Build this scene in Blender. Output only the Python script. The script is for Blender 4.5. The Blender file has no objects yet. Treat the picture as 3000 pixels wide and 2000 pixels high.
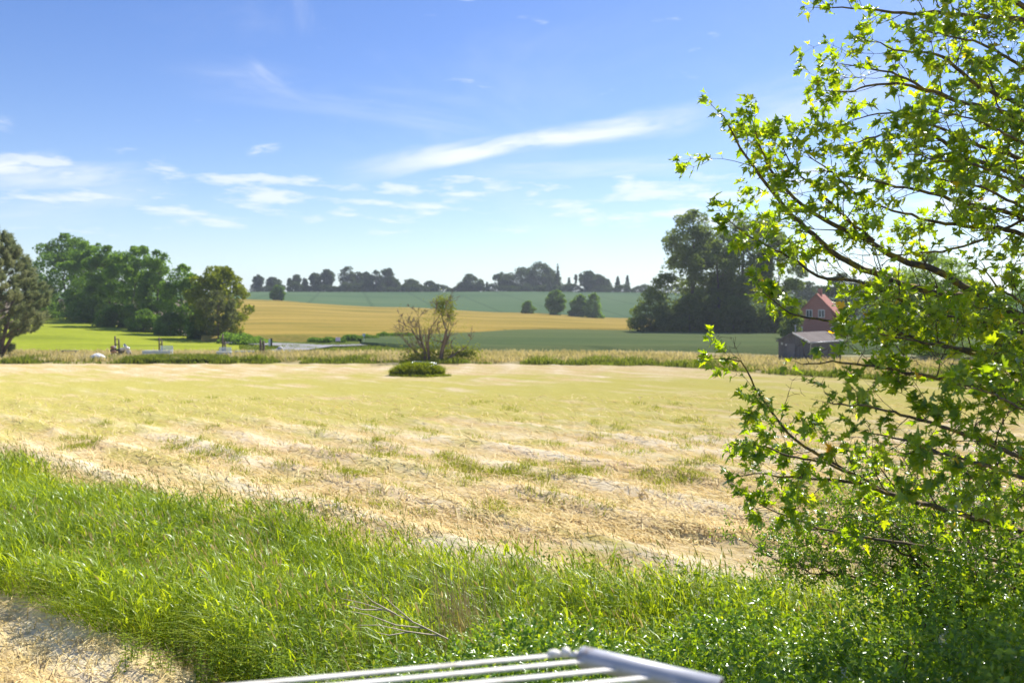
import bpy, math, random
import numpy as np
from mathutils import Vector, Matrix

# ------------------------------------------------------------------ camera
scene = bpy.context.scene
EYE = 5.0            # eye height above the mown field
FPX = 28.0 / 36.0 * 3000.0
HOR = 905.0          # row of eye level in the 3000 x 2000 photograph
cam_d = bpy.data.cameras.new('camera')
cam_d.lens = 28.0
cam_d.sensor_width = 36.0
cam_d.sensor_fit = 'HORIZONTAL'
cam_d.shift_y = -(1000.0 - HOR) / 3000.0
cam_d.clip_start = 0.05
cam_d.clip_end = 20000.0
cam_d.dof.use_dof = True
cam_d.dof.focus_distance = 9.5
cam_d.dof.aperture_fstop = 1.35
cam = bpy.data.objects.new('camera', cam_d)
cam.location = (0, 0, EYE)
cam.rotation_euler = (math.radians(90), 0, 0)
scene.collection.objects.link(cam)
scene.camera = cam

# ------------------------------------------------------------------ light
SUN_AZ = math.radians(37)      # to the right of straight ahead
SUN_EL = math.radians(50)
SUN_V = Vector((math.sin(SUN_AZ) * math.cos(SUN_EL), math.cos(SUN_AZ) * math.cos(SUN_EL), math.sin(SUN_EL)))
sun_d = bpy.data.lights.new('sun', 'SUN')
sun_d.energy = 5.0
sun_d.angle = math.radians(0.53)
sun_d.color = (1.0, 0.95, 0.87)
sun = bpy.data.objects.new('sun', sun_d)
sun.rotation_euler = SUN_V.to_track_quat('Z', 'Y').to_euler()
sun.location = (30, 40, 60)
scene.collection.objects.link(sun)

scene.view_settings.view_transform = 'Standard'
scene.view_settings.look = 'None'
scene.view_settings.gamma = 1.0
scene.view_settings.use_curve_mapping = False
scene.view_settings.exposure = 0.80
scene.render.engine = 'CYCLES'
scene.cycles.max_bounces = 6
scene.cycles.diffuse_bounces = 3
scene.cycles.transmission_bounces = 4
scene.cycles.transparent_max_bounces = 6
scene.cycles.glossy_bounces = 2
scene.cycles.volume_bounces = 0
scene.cycles.sample_clamp_indirect = 4.0
scene.cycles.use_denoising = True
scene.cycles.caustics_reflective = False
scene.cycles.caustics_refractive = False


class NT:
    """tiny helper for building node trees"""
    def __init__(self, tree):
        self.t = tree
        tree.nodes.clear()

    def n(self, typ, **kw):
        nd = self.t.nodes.new(typ)
        for k, v in kw.items():
            setattr(nd, k, v)
        return nd

    def put(self, sock, v):
        if v is None:
            return
        if hasattr(v, 'is_linked') or isinstance(v, bpy.types.NodeSocket):
            self.t.links.new(v, sock)
        else:
            sock.default_value = v

    def m(self, op, a, b=None, c=None, clamp=False):
        nd = self.n('ShaderNodeMath', operation=op, use_clamp=clamp)
        self.put(nd.inputs[0], a)
        self.put(nd.inputs[1], b)
        self.put(nd.inputs[2], c)
        return nd.outputs[0]

    def sstep(self, x, lo, hi):
        nd = self.n('ShaderNodeMapRange', interpolation_type='SMOOTHSTEP')
        self.put(nd.inputs[0], x)
        nd.inputs[1].default_value = lo
        nd.inputs[2].default_value = hi
        return nd.outputs[0]

    def xyz(self, x, y, z=0.0):
        nd = self.n('ShaderNodeCombineXYZ')
        self.put(nd.inputs[0], x)
        self.put(nd.inputs[1], y)
        self.put(nd.inputs[2], z)
        return nd.outputs[0]

    def noise(self, vec, scale, detail=4.0, rough=0.55, dist=0.0):
        nd = self.n('ShaderNodeTexNoise')
        self.put(nd.inputs['Vector'], vec)
        nd.inputs['Scale'].default_value = scale
        nd.inputs['Detail'].default_value = detail
        nd.inputs['Roughness'].default_value = rough
        nd.inputs['Distortion'].default_value = dist
        return nd.outputs['Fac']

    def mix(self, f, a, b):
        nd = self.n('ShaderNodeMix', data_type='RGBA')
        self.put(nd.inputs[0], f)
        self.put(nd.inputs[6], a if hasattr(a, 'is_linked') else (*a, 1) if len(a) == 3 else a)
        self.put(nd.inputs[7], b if hasattr(b, 'is_linked') else (*b, 1) if len(b) == 3 else b)
        return nd.outputs[2]

    def ramp(self, f, stops):
        nd = self.n('ShaderNodeValToRGB')
        el = nd.color_ramp.elements
        while len(el) < len(stops):
            el.new(0.5)
        for e, (p, c) in zip(el, stops):
            e.position = p
            e.color = (*c, 1)
        self.put(nd.inputs[0], f)
        return nd.outputs[0]


def az_of(px):
    return math.atan((px - 1500) / FPX)


def el_of(px, py):
    return math.atan((HOR - py) / FPX * math.cos(az_of(px)))


world = bpy.data.worlds.new('World')
scene.world = world
world.use_nodes = True
w = NT(world.node_tree)
sky = w.n('ShaderNodeTexSky', sky_type='NISHITA')
sky.sun_disc = False
sky.sun_elevation = SUN_EL
sky.sun_rotation = SUN_AZ
sky.altitude = 30
sky.air_density = 1.0
sky.dust_density = 0.3
sky.ozone_density = 3.0
tc = w.n('ShaderNodeTexCoord')
sep = w.n('ShaderNodeSeparateXYZ')
w.t.links.new(tc.outputs['Generated'], sep.inputs[0])
AZ = w.m('ARCTAN2', sep.outputs[0], sep.outputs[1])
EL = w.m('ARCSINE', sep.outputs[2])
# fair-weather cumulus in a band low over the horizon, all the way round
cv = w.xyz(w.m('MULTIPLY', AZ, 15.0), w.m('MULTIPLY', EL, 66.0), 3.7)
c1 = w.noise(cv, 1.0, 8.0, 0.55, 0.1)
band = w.m('MULTIPLY', w.sstep(EL, 0.075, 0.115), w.m('SUBTRACT', 1.0, w.sstep(EL, 0.150, 0.180)))
thr = w.m('ADD', c1, w.m('MULTIPLY', band, 0.20))
cum = w.m('MULTIPLY', w.sstep(thr, 0.645, 0.86), 0.66)
# thin high cirrus, streaked
def streak(px0, py0, px1, py1, half_w, seed, lo, hi, amt, along=7.0, across=60.0, bend=0.0):
    a0, e0, a1, e1 = az_of(px0), el_of(px0, py0), az_of(px1), el_of(px1, py1)
    ca, ce = (a0 + a1) / 2, (e0 + e1) / 2
    L = math.hypot(a1 - a0, e1 - e0) / 2
    dx, dy = (a1 - a0) / (2 * L), (e1 - e0) / (2 * L)
    A = w.m('SUBTRACT', AZ, ca)
    E = w.m('SUBTRACT', EL, ce)
    s = w.m('ADD', w.m('MULTIPLY', A, dx), w.m('MULTIPLY', E, dy))
    t = w.m('SUBTRACT', w.m('MULTIPLY', E, dx), w.m('MULTIPLY', A, dy))
    if bend:
        t = w.m('ADD', t, w.m('MULTIPLY', w.m('MULTIPLY', s, s), bend))
    vec = w.xyz(w.m('MULTIPLY', s, along), w.m('MULTIPLY', t, across), seed)
    nz = w.noise(vec, 1.0, 7.0, 0.6, 0.4)
    warp = w.m('ADD', t, w.m('MULTIPLY', w.m('SUBTRACT', w.noise(vec, 0.55, 3.0), 0.5), half_w * 2.2))
    ms = w.m('SUBTRACT', 1.0, w.sstep(w.m('ABSOLUTE', s), L * 0.35, L * 1.05))
    mt = w.m('SUBTRACT', 1.0, w.sstep(w.m('ABSOLUTE', warp), half_w * 0.15, half_w * 1.15))
    return w.m('MULTIPLY', w.m('MULTIPLY', w.m('MULTIPLY', ms, mt), w.sstep(nz, lo, hi)), amt)

parts = [cum]
parts.append(streak(960, 500, 2160, 300, 0.017, 1.3, 0.16, 0.62, 0.85, 9.0, 42.0, bend=0.16))
parts.append(streak(420, 190, 1560, 350, 0.030, 5.1, 0.30, 0.85, 0.30, 5.0, 30.0, bend=0.10))
parts.append(streak(700, 170, 860, 290, 0.020, 8.4, 0.35, 0.85, 0.32, 10.0, 55.0))
parts.append(streak(2080, 380, 2720, 220, 0.040, 2.2, 0.25, 0.75, 0.50, 6.0, 24.0))
parts.append(streak(-120, 490, 190, 470, 0.013, 6.6, 0.18, 0.55, 0.80, 20.0, 60.0))
parts.append(streak(-150, 530, 520, 500, 0.014, 4.5, 0.20, 0.70, 0.55, 9.0, 50.0))
parts.append(streak(-150, 620, 560, 560, 0.022, 9.9, 0.25, 0.80, 0.38, 7.0, 34.0))
parts.append(streak(1300, 505, 2250, 470, 0.012, 3.3, 0.25, 0.80, 0.40, 6.0, 60.0))
parts.append(streak(715, 447, 830, 432, 0.007, 7.7, 0.30, 0.72, 0.50, 40.0, 160.0))
parts.append(streak(-60, 350, 50, 368, 0.010, 7.1, 0.30, 0.72, 0.40, 40.0, 140.0))
parts.append(streak(860, -120, 900, 120, 0.02, 1.9, 0.30, 0.85, 0.22, 8.0, 40.0))
# sparse broad cirrus elsewhere on the dome
dome = w.noise(w.xyz(w.m('MULTIPLY', sep.outputs[0], 2.2), w.m('MULTIPLY', sep.outputs[1], 5.0), w.m('MULTIPLY', sep.outputs[2], 3.0)), 1.0, 6.0, 0.6, 0.8)
parts.append(w.m('MULTIPLY', w.sstep(dome, 0.50, 0.85), 0.16))
mask = parts[0]
for p_ in parts[1:]:
    mask = w.m('MAXIMUM', mask, p_)
mask = w.m('MULTIPLY', mask, w.sstep(EL, 0.0, 0.05), clamp=True)
# pale veil of moisture near the horizon
cloud_col = (6.9, 7.1, 7.5, 1)
hs = w.n('ShaderNodeHueSaturation')
hs.inputs['Saturation'].default_value = 1.22
hs.inputs['Hue'].default_value = 0.515
w.t.links.new(sky.outputs[0], hs.inputs['Color'])
veil = w.m('MULTIPLY', w.m('POWER', 2.718, w.m('MULTIPLY', w.m('MAXIMUM', EL, 0.0), -11.0)), 0.55)
base_sky = w.mix(veil, hs.outputs[0], (4.9, 5.7, 6.9, 1))
mixc = w.mix(mask, base_sky, cloud_col)
bg = w.n('ShaderNodeBackground')
w.t.links.new(mixc, bg.inputs[0])
bg.inputs[1].default_value = 0.090
wo = w.n('ShaderNodeOutputWorld')
w.t.links.new(bg.outputs[0], wo.inputs[0])

# ------------------------------------------------------------------ helpers
rng = np.random.default_rng(7)
col = scene.collection


def gy(py):
    """depth at which the flat field meets photograph row py"""
    return EYE * FPX / (py - HOR)


def P(px, py, d):
    return Vector(((px - 1500) / FPX * d, d, EYE + (HOR - py) / FPX * d))


def link(o, parent=None):
    col.objects.link(o)
    if parent is not None:
        o.parent = parent
    return o


def thing(name, label, cat, loc=(0, 0, 0), rz=0.0, group=None):
    o = bpy.data.objects.new(name, None)
    o.location = loc
    o.rotation_euler = (0, 0, rz)
    o.empty_display_size = 0.2
    link(o)
    return tag(o, label, cat, group)


def tag(o, label=None, cat=None, group=None, kind=None):
    if label:
        o['label'] = label
    if cat:
        o['category'] = cat
    if group:
        o['group'] = group
    if kind:
        o['kind'] = kind
    return o


def np_mesh(name, v, f, rnd=None, smooth=False):
    v = np.asarray(v, dtype=np.float32)
    f = np.asarray(f, dtype=np.int32)
    me = bpy.data.meshes.new(name)
    k = f.shape[1]
    me.vertices.add(len(v))
    me.vertices.foreach_set('co', v.ravel())
    me.loops.add(f.size)
    me.loops.foreach_set('vertex_index', f.ravel())
    me.polygons.add(len(f))
    me.polygons.foreach_set('loop_start', np.arange(0, f.size, k, dtype=np.int32))
    if smooth:
        me.polygons.foreach_set('use_smooth', np.ones(len(f), dtype=bool))
    if rnd is not None:
        a = me.attributes.new('rnd', 'FLOAT', 'FACE')
        a.data.foreach_set('value', np.asarray(rnd, dtype=np.float32))
    me.update(calc_edges=True)
    return me


def np_obj(name, v, f, mat, parent=None, rnd=None, smooth=False):
    me = np_mesh(name, v, f, rnd, smooth)
    me.materials.append(mat)
    o = bpy.data.objects.new(name, me)
    return link(o, parent)


class MB:
    """collects faces; build() links them as one mesh object"""
    def __init__(self):
        self.v, self.f = [], []

    def add(self, vs, fs):
        b = len(self.v)
        self.v += [tuple(x) for x in vs]
        self.f += [tuple(i + b for i in q) for q in fs]
        return self

    def box(self, c, s, rz=0.0, rx=0.0, ry=0.0):
        M = Matrix.Translation(c) @ Matrix.Rotation(rz, 4, 'Z') @ Matrix.Rotation(ry, 4, 'Y') @ Matrix.Rotation(rx, 4, 'X')
        vs = [M @ Vector((sx * s[0] / 2, sy * s[1] / 2, sz * s[2] / 2)) for sz in (-1, 1) for sy in (-1, 1) for sx in (-1, 1)]
        return self.add(vs, [(0, 2, 3, 1), (4, 5, 7, 6), (0, 1, 5, 4), (2, 6, 7, 3), (0, 4, 6, 2), (1, 3, 7, 5)])

    def tube(self, pts, rad, n=8, cap=True):
        pts = [Vector(p) for p in pts]
        rad = [rad] * len(pts) if not hasattr(rad, '__len__') else rad
        vs, fs = [], []
        up = None
        for i, p in enumerate(pts):
            t = (pts[min(i + 1, len(pts) - 1)] - pts[max(i - 1, 0)])
            t = t.normalized() if t.length > 1e-9 else Vector((0, 0, 1))
            if up is None:
                up = t.orthogonal().normalized()
            a = (up - t * up.dot(t))
            a = a.normalized() if a.length > 1e-6 else t.orthogonal().normalized()
            up = a
            b = t.cross(a)
            for j in range(n):
                th = 2 * math.pi * j / n
                vs.append(p + (a * math.cos(th) + b * math.sin(th)) * rad[i])
        for i in range(len(pts) - 1):
            for j in range(n):
                k = (j + 1) % n
                fs.append((i * n + j, i * n + k, (i + 1) * n + k, (i + 1) * n + j))
        if cap:
            fs.append(tuple(reversed(range(n))))
            fs.append(tuple(range((len(pts) - 1) * n, len(pts) * n)))
        return self.add(vs, fs)

    def ball(self, c, r, nu=10, nv=6, sq=(1, 1, 1)):
        vs, fs = [], []
        for i in range(nv + 1):
            ph = math.pi * i / nv
            for j in range(nu):
                th = 2 * math.pi * j / nu
                vs.append((c[0] + r * sq[0] * math.sin(ph) * math.cos(th), c[1] + r * sq[1] * math.sin(ph) * math.sin(th), c[2] + r * sq[2] * math.cos(ph)))
        for i in range(nv):
            for j in range(nu):
                k = (j + 1) % nu
                fs.append((i * nu + j, (i + 1) * nu + j, (i + 1) * nu + k, i * nu + k))
        return self.add(vs, fs)

    def build(self, name, mat, parent=None, smooth=False):
        me = bpy.data.meshes.new(name)
        me.from_pydata(self.v, [], self.f)
        me.materials.append(mat)
        if smooth:
            for p in me.polygons:
                p.use_smooth = True
        me.update()
        return link(bpy.data.objects.new(name, me), parent)


def _hash(ix, iy, seed):
    h = (ix.astype(np.int64) * 374761393 + iy.astype(np.int64) * 668265263 + seed * 974634777) & 0xFFFFFFFF
    h = ((h ^ (h >> 13)) * 1274126177) & 0xFFFFFFFF
    return ((h ^ (h >> 16)) & 0xFFFF) / 65535.0


def vnoise(x, y, seed=0):
    x, y = np.asarray(x, float), np.asarray(y, float)
    ix, iy = np.floor(x), np.floor(y)
    fx, fy = x - ix, y - iy
    fx, fy = fx * fx * (3 - 2 * fx), fy * fy * (3 - 2 * fy)
    a, b = _hash(ix, iy, seed), _hash(ix + 1, iy, seed)
    c, d = _hash(ix, iy + 1, seed), _hash(ix + 1, iy + 1, seed)
    return (a * (1 - fx) + b * fx) * (1 - fy) + (c * (1 - fx) + d * fx) * fy


def fbm(x, y, seed=0, oct=4):
    s, a, t = 0.0, 0.5, 0.0
    for i in range(oct):
        s = s + a * vnoise(x * 2 ** i + 17 * i, y * 2 ** i - 31 * i, seed + i)
        t += a
        a *= 0.5
    return s / t


def sst(x, lo, hi):
    t = np.clip((x - lo) / (hi - lo), 0, 1)
    return t * t * (3 - 2 * t)


# ------------------------------------------------------------------ materials
def new_mat(name):
    m = bpy.data.materials.new(name)
    m.use_nodes = True
    return m, NT(m.node_tree)


def foliage(name, stops, trans_mul=(2.6, 2.4, 0.9), tw=0.45, gloss=0.06, rough=0.45, var=0.25, nscale=0.6):
    """leaf material: diffuse + translucent + a little gloss; 'rnd' varies each leaf"""
    m, t = new_mat(name)
    at = t.n('ShaderNodeAttribute', attribute_name='rnd')
    geo = t.n('ShaderNodeNewGeometry')
    nz = t.noise(geo.outputs['Position'], nscale, 3.0)
    f = t.m('ADD', t.m('MULTIPLY', at.outputs['Fac'], 1.0 - var), t.m('MULTIPLY', nz, var), clamp=True)
    c = t.ramp(f, stops)
    d = t.n('ShaderNodeBsdfDiffuse')
    t.put(d.inputs['Color'], c)
    mulc = t.n('ShaderNodeMix', data_type='RGBA', blend_type='MULTIPLY')
    mulc.inputs[0].default_value = 1.0
    t.put(mulc.inputs[6], c)
    mulc.inputs[7].default_value = (*trans_mul, 1)
    tr = t.n('ShaderNodeBsdfTranslucent')
    t.put(tr.inputs['Color'], mulc.outputs[2])
    mx = t.n('ShaderNodeMixShader')
    mx.inputs[0].default_value = tw
    t.put(mx.inputs[1], d.outputs[0])
    t.put(mx.inputs[2], tr.outputs[0])
    out = t.n('ShaderNodeOutputMaterial')
    if gloss > 0:
        g = t.n('ShaderNodeBsdfGlossy')
        g.inputs['Roughness'].default_value = rough
        g.inputs['Color'].default_value = (0.95, 1.0, 0.95, 1)
        fr = t.n('ShaderNodeLayerWeight')
        fr.inputs[0].default_value = 0.28
        fac = t.m('ADD', t.m('MULTIPLY', fr.outputs['Fresnel'], gloss * 2.0), gloss * 0.5, clamp=True)
        mg = t.n('ShaderNodeMixShader')
        t.put(mg.inputs[0], fac)
        t.put(mg.inputs[1], mx.outputs[0])
        t.put(mg.inputs[2], g.outputs[0])
        t.put(out.inputs[0], mg.outputs[0])
    else:
        t.put(out.inputs[0], mx.outputs[0])
    return m


def surface(name, stops, scale=6.0, rough=0.7, metal=0.0, bump=0.3, detail=5.0, stretch=(1, 1, 1), coords='Object', spec=0.4, dist=0.02):
    m, t = new_mat(name)
    tcn = t.n('ShaderNodeTexCoord')
    mp = t.n('ShaderNodeMapping')
    mp.inputs['Scale'].default_value = stretch
    t.put(mp.inputs[0], tcn.outputs[coords])
    nz = t.noise(mp.outputs[0], scale, detail, 0.6)
    c = t.ramp(nz, stops)
    b = t.n('ShaderNodeBsdfPrincipled')
    t.put(b.inputs['Base Color'], c)
    b.inputs['Roughness'].default_value = rough
    b.inputs['Metallic'].default_value = metal
    b.inputs['Specular IOR Level'].default_value = spec
    if bump:
        bp = t.n('ShaderNodeBump')
        bp.inputs['Strength'].default_value = bump
        bp.inputs['Distance'].default_value = dist
        t.put(bp.inputs['Height'], nz)
        t.put(b.inputs['Normal'], bp.outputs[0])
    out = t.n('ShaderNodeOutputMaterial')
    t.put(out.inputs[0], b.outputs[0])
    return m


def flat2(a, b):
    return [(0.3, a), (0.7, b)]


# direction in which the hay was mown
ROW = np.array([-0.738, 0.675])
ROWN = np.array([0.675, 0.738])


def hay_material():
    m, t = new_mat('mown_hay')
    tcn = t.n('ShaderNodeTexCoord')
    sp = t.n('ShaderNodeSeparateXYZ')
    t.put(sp.inputs[0], tcn.outputs['Object'])
    X, Y = sp.outputs[0], sp.outputs[1]
    s = t.m('ADD', t.m('MULTIPLY', X, float(ROW[0])), t.m('MULTIPLY', Y, float(ROW[1])))
    r = t.m('ADD', t.m('MULTIPLY', X, float(ROWN[0])), t.m('MULTIPLY', Y, float(ROWN[1])))
    v1 = t.xyz(t.m('MULTIPLY', s, 0.16), t.m('MULTIPLY', r, 0.9))
    n1 = t.noise(v1, 1.0, 6.0, 0.6, 0.6)
    v2 = t.xyz(t.m('MULTIPLY', s, 1.2), t.m('MULTIPLY', r, 5.0))
    n2 = t.noise(v2, 1.6, 6.0, 0.65, 0.5)
    n3 = t.noise(tcn.outputs['Object'], 0.16, 4.0, 0.55)
    n4 = t.noise(t.xyz(t.m('MULTIPLY', s, 0.5), r), 0.55, 5.0, 0.6)
    straw = t.ramp(n2, [(0.26, (0.34, 0.25, 0.10)), (0.40, (0.60, 0.45, 0.23)), (0.52, (0.74, 0.59, 0.35)), (0.68, (0.84, 0.72, 0.49))])
    tan = t.mix(t.sstep(n1, 0.50, 0.70), straw, (0.62, 0.43, 0.19))
    tan = t.mix(t.m('MULTIPLY', t.m('SUBTRACT', 1.0, t.sstep(n1, 0.30, 0.48)), 0.75), tan, (0.88, 0.78, 0.58))
    sa = t.n('ShaderNodeAttribute', attribute_name='swath')
    tan = t.mix(t.m('MULTIPLY', sa.outputs['Fac'], 0.75), tan, (0.87, 0.77, 0.54))
    tan = t.mix(t.m('MULTIPLY', t.sstep(sa.outputs['Fac'], 0.30, 0.0), 0.38), tan, (0.56, 0.42, 0.14))
    n5 = t.noise(t.xyz(t.m('MULTIPLY', s, 0.10), t.m('MULTIPLY', r, 0.85), 4.0), 1.0, 6.0, 0.62, 0.3)
    tan = t.mix(t.m('MULTIPLY', t.sstep(n5, 0.50, 0.66), 0.65), tan, (0.66, 0.45, 0.24))
    # aftermath growing through: stronger in the middle of the field
    mid = t.m('MULTIPLY', t.sstep(Y, 27.0, 40.0), t.m('SUBTRACT', 1.0, t.sstep(Y, 50.0, 66.0)))
    gm = t.m('ADD', t.m('ADD', t.m('MULTIPLY', n3, 0.40), t.m('ADD', t.m('MULTIPLY', n4, 0.35), t.m('MULTIPLY', n5, 0.45))), t.m('MULTIPLY', mid, 0.15))
    gfac = t.m('MULTIPLY', t.sstep(gm, 0.57, 0.75), 0.85)
    grass = t.mix(n2, (0.40, 0.37, 0.055), (0.60, 0.53, 0.15))
    colr = t.mix(gfac, tan, grass)
    d = t.n('ShaderNodeBsdfDiffuse')
    d.inputs['Roughness'].default_value = 0.6
    t.put(d.inputs[0], colr)
    bp = t.n('ShaderNodeBump')
    bp.inputs['Strength'].default_value = 0.8
    bp.inputs['Distance'].default_value = 0.09
    t.put(bp.inputs['Height'], t.m('ADD', n2, t.m('MULTIPLY', n1, 0.7)))
    t.put(d.inputs['Normal'], bp.outputs[0])
    out = t.n('ShaderNodeOutputMaterial')
    t.put(out.inputs[0], d.outputs[0])
    return m


def crop_material(name, c_lo, c_mid, c_hi, scale=(0.02, 0.09), bump=0.5, tram=None, fine=1.2):
    m, t = new_mat(name)
    tcn = t.n('ShaderNodeTexCoord')
    sp = t.n('ShaderNodeSeparateXYZ')
    t.put(sp.inputs[0], tcn.outputs['Object'])
    v = t.xyz(t.m('MULTIPLY', sp.outputs[0], scale[0]), t.m('MULTIPLY', sp.outputs[1], scale[1]))
    n1 = t.noise(v, 1.0, 6.0, 0.6, 0.5)
    n2 = t.noise(tcn.outputs['Object'], fine, 4.0, 0.6)
    f = t.m('ADD', t.m('MULTIPLY', n1, 0.75), t.m('MULTIPLY', n2, 0.25))
    c = t.ramp(f, [(0.34, c_lo), (0.5, c_mid), (0.66, c_hi)])
    if tram:
        ang, per, wd, tc_ = tram
        q = t.m('ADD', t.m('MULTIPLY', sp.outputs[0], math.cos(ang)), t.m('MULTIPLY', sp.outputs[1], math.sin(ang)))
        q = t.m('ADD', q, t.m('MULTIPLY', n1, 1.5))
        fr = t.m('FRACT', t.m('DIVIDE', q, per))
        ln = t.m('SUBTRACT', 1.0, t.sstep(t.m('ABSOLUTE', t.m('SUBTRACT', fr, 0.5)), wd, wd * 2.4))
        c = t.mix(t.m('MULTIPLY', ln, 0.55), c, tc_)
    d = t.n('ShaderNodeBsdfDiffuse')
    d.inputs['Roughness'].default_value = 0.5
    t.put(d.inputs[0], c)
    bp = t.n('ShaderNodeBump')
    bp.inputs['Strength'].default_value = bump
    bp.inputs['Distance'].default_value = 0.3
    t.put(bp.inputs['Height'], n2)
    t.put(d.inputs['Normal'], bp.outputs[0])
    out = t.n('ShaderNodeOutputMaterial')
    t.put(out.inputs[0], d.outputs[0])
    return m


M = {}
M['hay'] = hay_material()
M['straw'] = foliage('loose_straw', [(0.0, (0.42, 0.32, 0.13)), (0.35, (0.62, 0.49, 0.23)), (0.7, (0.80, 0.68, 0.40)), (1.0, (0.50, 0.47, 0.17))], (1.0, 0.95, 0.8), 0.25, 0.0)
M['grass'] = foliage('tall_grass', [(0.0, (0.085, 0.142, 0.014)), (0.45, (0.185, 0.275, 0.020)), (0.85, (0.30, 0.39, 0.035)), (1.0, (0.44, 0.38, 0.16))], (2.6, 2.2, 0.55), 0.5, 0.015, 0.4)
M['regrowth'] = foliage('young_grass', [(0.0, (0.16, 0.20, 0.03)), (1.0, (0.28, 0.30, 0.06))], (2.0, 1.9, 0.8), 0.4, 0.0)
M['herb'] = foliage('herb_leaf', [(0.0, (0.08, 0.14, 0.018)), (0.6, (0.14, 0.22, 0.025)), (1.0, (0.22, 0.29, 0.03))], (3.0, 2.6, 0.7), 0.48, 0.03, 0.35)
M['seed'] = foliage('seed_heads', [(0.0, (0.26, 0.27, 0.08)), (0.5, (0.50, 0.43, 0.21)), (1.0, (0.62, 0.48, 0.28))], (1.3, 1.25, 0.9), 0.5, 0.0)
M['drystalk'] = foliage('dry_stalks', [(0.0, (0.34, 0.25, 0.14)), (1.0, (0.58, 0.46, 0.29))], (1.0, 0.9, 0.7), 0.2, 0.0)
M['maple'] = foliage('maple_leaf', [(0.0, (0.040, 0.095, 0.014)), (0.55, (0.065, 0.135, 0.016)), (0.93, (0.11, 0.175, 0.018)), (1.0, (0.34, 0.16, 0.02))], (9.0, 5.8, 0.40), 0.60, 0.06, 0.28, var=0.1, nscale=3.0)
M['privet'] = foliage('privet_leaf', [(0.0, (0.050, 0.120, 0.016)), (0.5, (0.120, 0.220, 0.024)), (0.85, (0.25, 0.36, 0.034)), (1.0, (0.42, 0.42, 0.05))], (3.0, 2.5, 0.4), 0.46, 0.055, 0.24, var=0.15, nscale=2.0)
M['flower'] = foliage('privet_blossom', [(0.0, (0.45, 0.46, 0.28)), (1.0, (0.60, 0.60, 0.42))], (1, 1, 0.8), 0.3, 0.0)
M['oak'] = foliage('broadleaf_a', [(0.0, (0.070, 0.130, 0.030)), (1.0, (0.140, 0.230, 0.046))], (2.2, 2.2, 0.8), 0.40, 0.0)
M['ash'] = foliage('broadleaf_b', [(0.0, (0.085, 0.158, 0.034)), (1.0, (0.175, 0.275, 0.054))], (2.2, 2.2, 0.8), 0.42, 0.0)
M['lime'] = foliage('broadleaf_yellow', [(0.0, (0.105, 0.145, 0.018)), (1.0, (0.210, 0.250, 0.034))], (2.4, 2.2, 0.7), 0.38, 0.0)
M['pale'] = foliage('broadleaf_grey', [(0.0, (0.095, 0.115, 0.050)), (1.0, (0.17, 0.185, 0.085))], (1.8, 1.8, 0.9), 0.34, 0.0)
M['willow'] = foliage('broadleaf_bright', [(0.0, (0.11, 0.18, 0.03)), (1.0, (0.20, 0.28, 0.055))], (2.2, 2.1, 0.8), 0.42, 0.0)
M['far'] = foliage('far_leaf', [(0.0, (0.040, 0.066, 0.024)), (1.0, (0.080, 0.115, 0.038))], (1.8, 1.8, 0.9), 0.3, 0.0)
M['bigtree'] = foliage('beech_leaf', [(0.0, (0.090, 0.125, 0.038)), (1.0, (0.175, 0.225, 0.060))], (2.0, 2.0, 0.8), 0.42, 0.0)
M['pine'] = foliage('pine_needle', [(0.0, (0.13, 0.175, 0.085)), (0.6, (0.22, 0.255, 0.135)), (1.0, (0.33, 0.33, 0.20))], (1.3, 1.3, 0.9), 0.36, 0.0)
M['bark'] = surface('bark', flat2((0.07, 0.055, 0.042), (0.16, 0.13, 0.10)), 9.0, 0.9, bump=0.6)
M['pinebark'] = surface('pine_bark', flat2((0.10, 0.07, 0.055), (0.22, 0.17, 0.14)), 5.0, 0.9, bump=0.6)
M['lichen'] = surface('maple_bark_with_lichen', [(0.36, (0.075, 0.058, 0.045)), (0.50, (0.13, 0.10, 0.07)), (0.56, (0.24, 0.17, 0.035)), (0.74, (0.36, 0.25, 0.03))], 11.0, 0.9, bump=0.6, dist=0.01)
M['twig'] = surface('twig_bark', flat2((0.07, 0.048, 0.036), (0.13, 0.085, 0.06)), 20.0, 0.8, bump=0.0)
M['deadwood'] = surface('dead_twig', flat2((0.34, 0.28, 0.21), (0.55, 0.48, 0.38)), 20.0, 0.8, bump=0.0)
M['ground'] = surface('rough_pasture', flat2((0.12, 0.13, 0.04), (0.22, 0.20, 0.08)), 0.5, 0.95, bump=0.4)
M['soil'] = surface('dark_litter', flat2((0.07, 0.055, 0.03), (0.16, 0.12, 0.06)), 3.0, 0.95, bump=0.6)
M['meadow'] = crop_material('young_crop_bright', (0.20, 0.26, 0.016), (0.31, 0.37, 0.022), (0.42, 0.45, 0.045), (0.05, 0.08), 0.4, (math.radians(-35), 3.4, 0.10, (0.25, 0.22, 0.09)))
M['gold'] = crop_material('ripening_barley', (0.20, 0.185, 0.040), (0.37, 0.27, 0.065), (0.48, 0.34, 0.09), (0.014, 0.07), 0.5, (math.radians(78), 24.0, 0.018, (0.24, 0.20, 0.05)))
M['wheat'] = crop_material('green_wheat', (0.085, 0.125, 0.052), (0.115, 0.150, 0.060), (0.15, 0.175, 0.068), (0.015, 0.05), 0.5, (math.radians(62), 20.0, 0.02, (0.07, 0.10, 0.045)))
M['far_wheat'] = crop_material('blue_green_wheat', (0.085, 0.145, 0.070), (0.108, 0.170, 0.082), (0.130, 0.190, 0.092), (0.008, 0.02), 0.4, (math.radians(12), 24.0, 0.02, (0.075, 0.12, 0.06)))
M['verge'] = crop_material('rank_verge', (0.065, 0.095, 0.020), (0.11, 0.15, 0.030), (0.22, 0.22, 0.055), (0.2, 0.5), 0.6)
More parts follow.
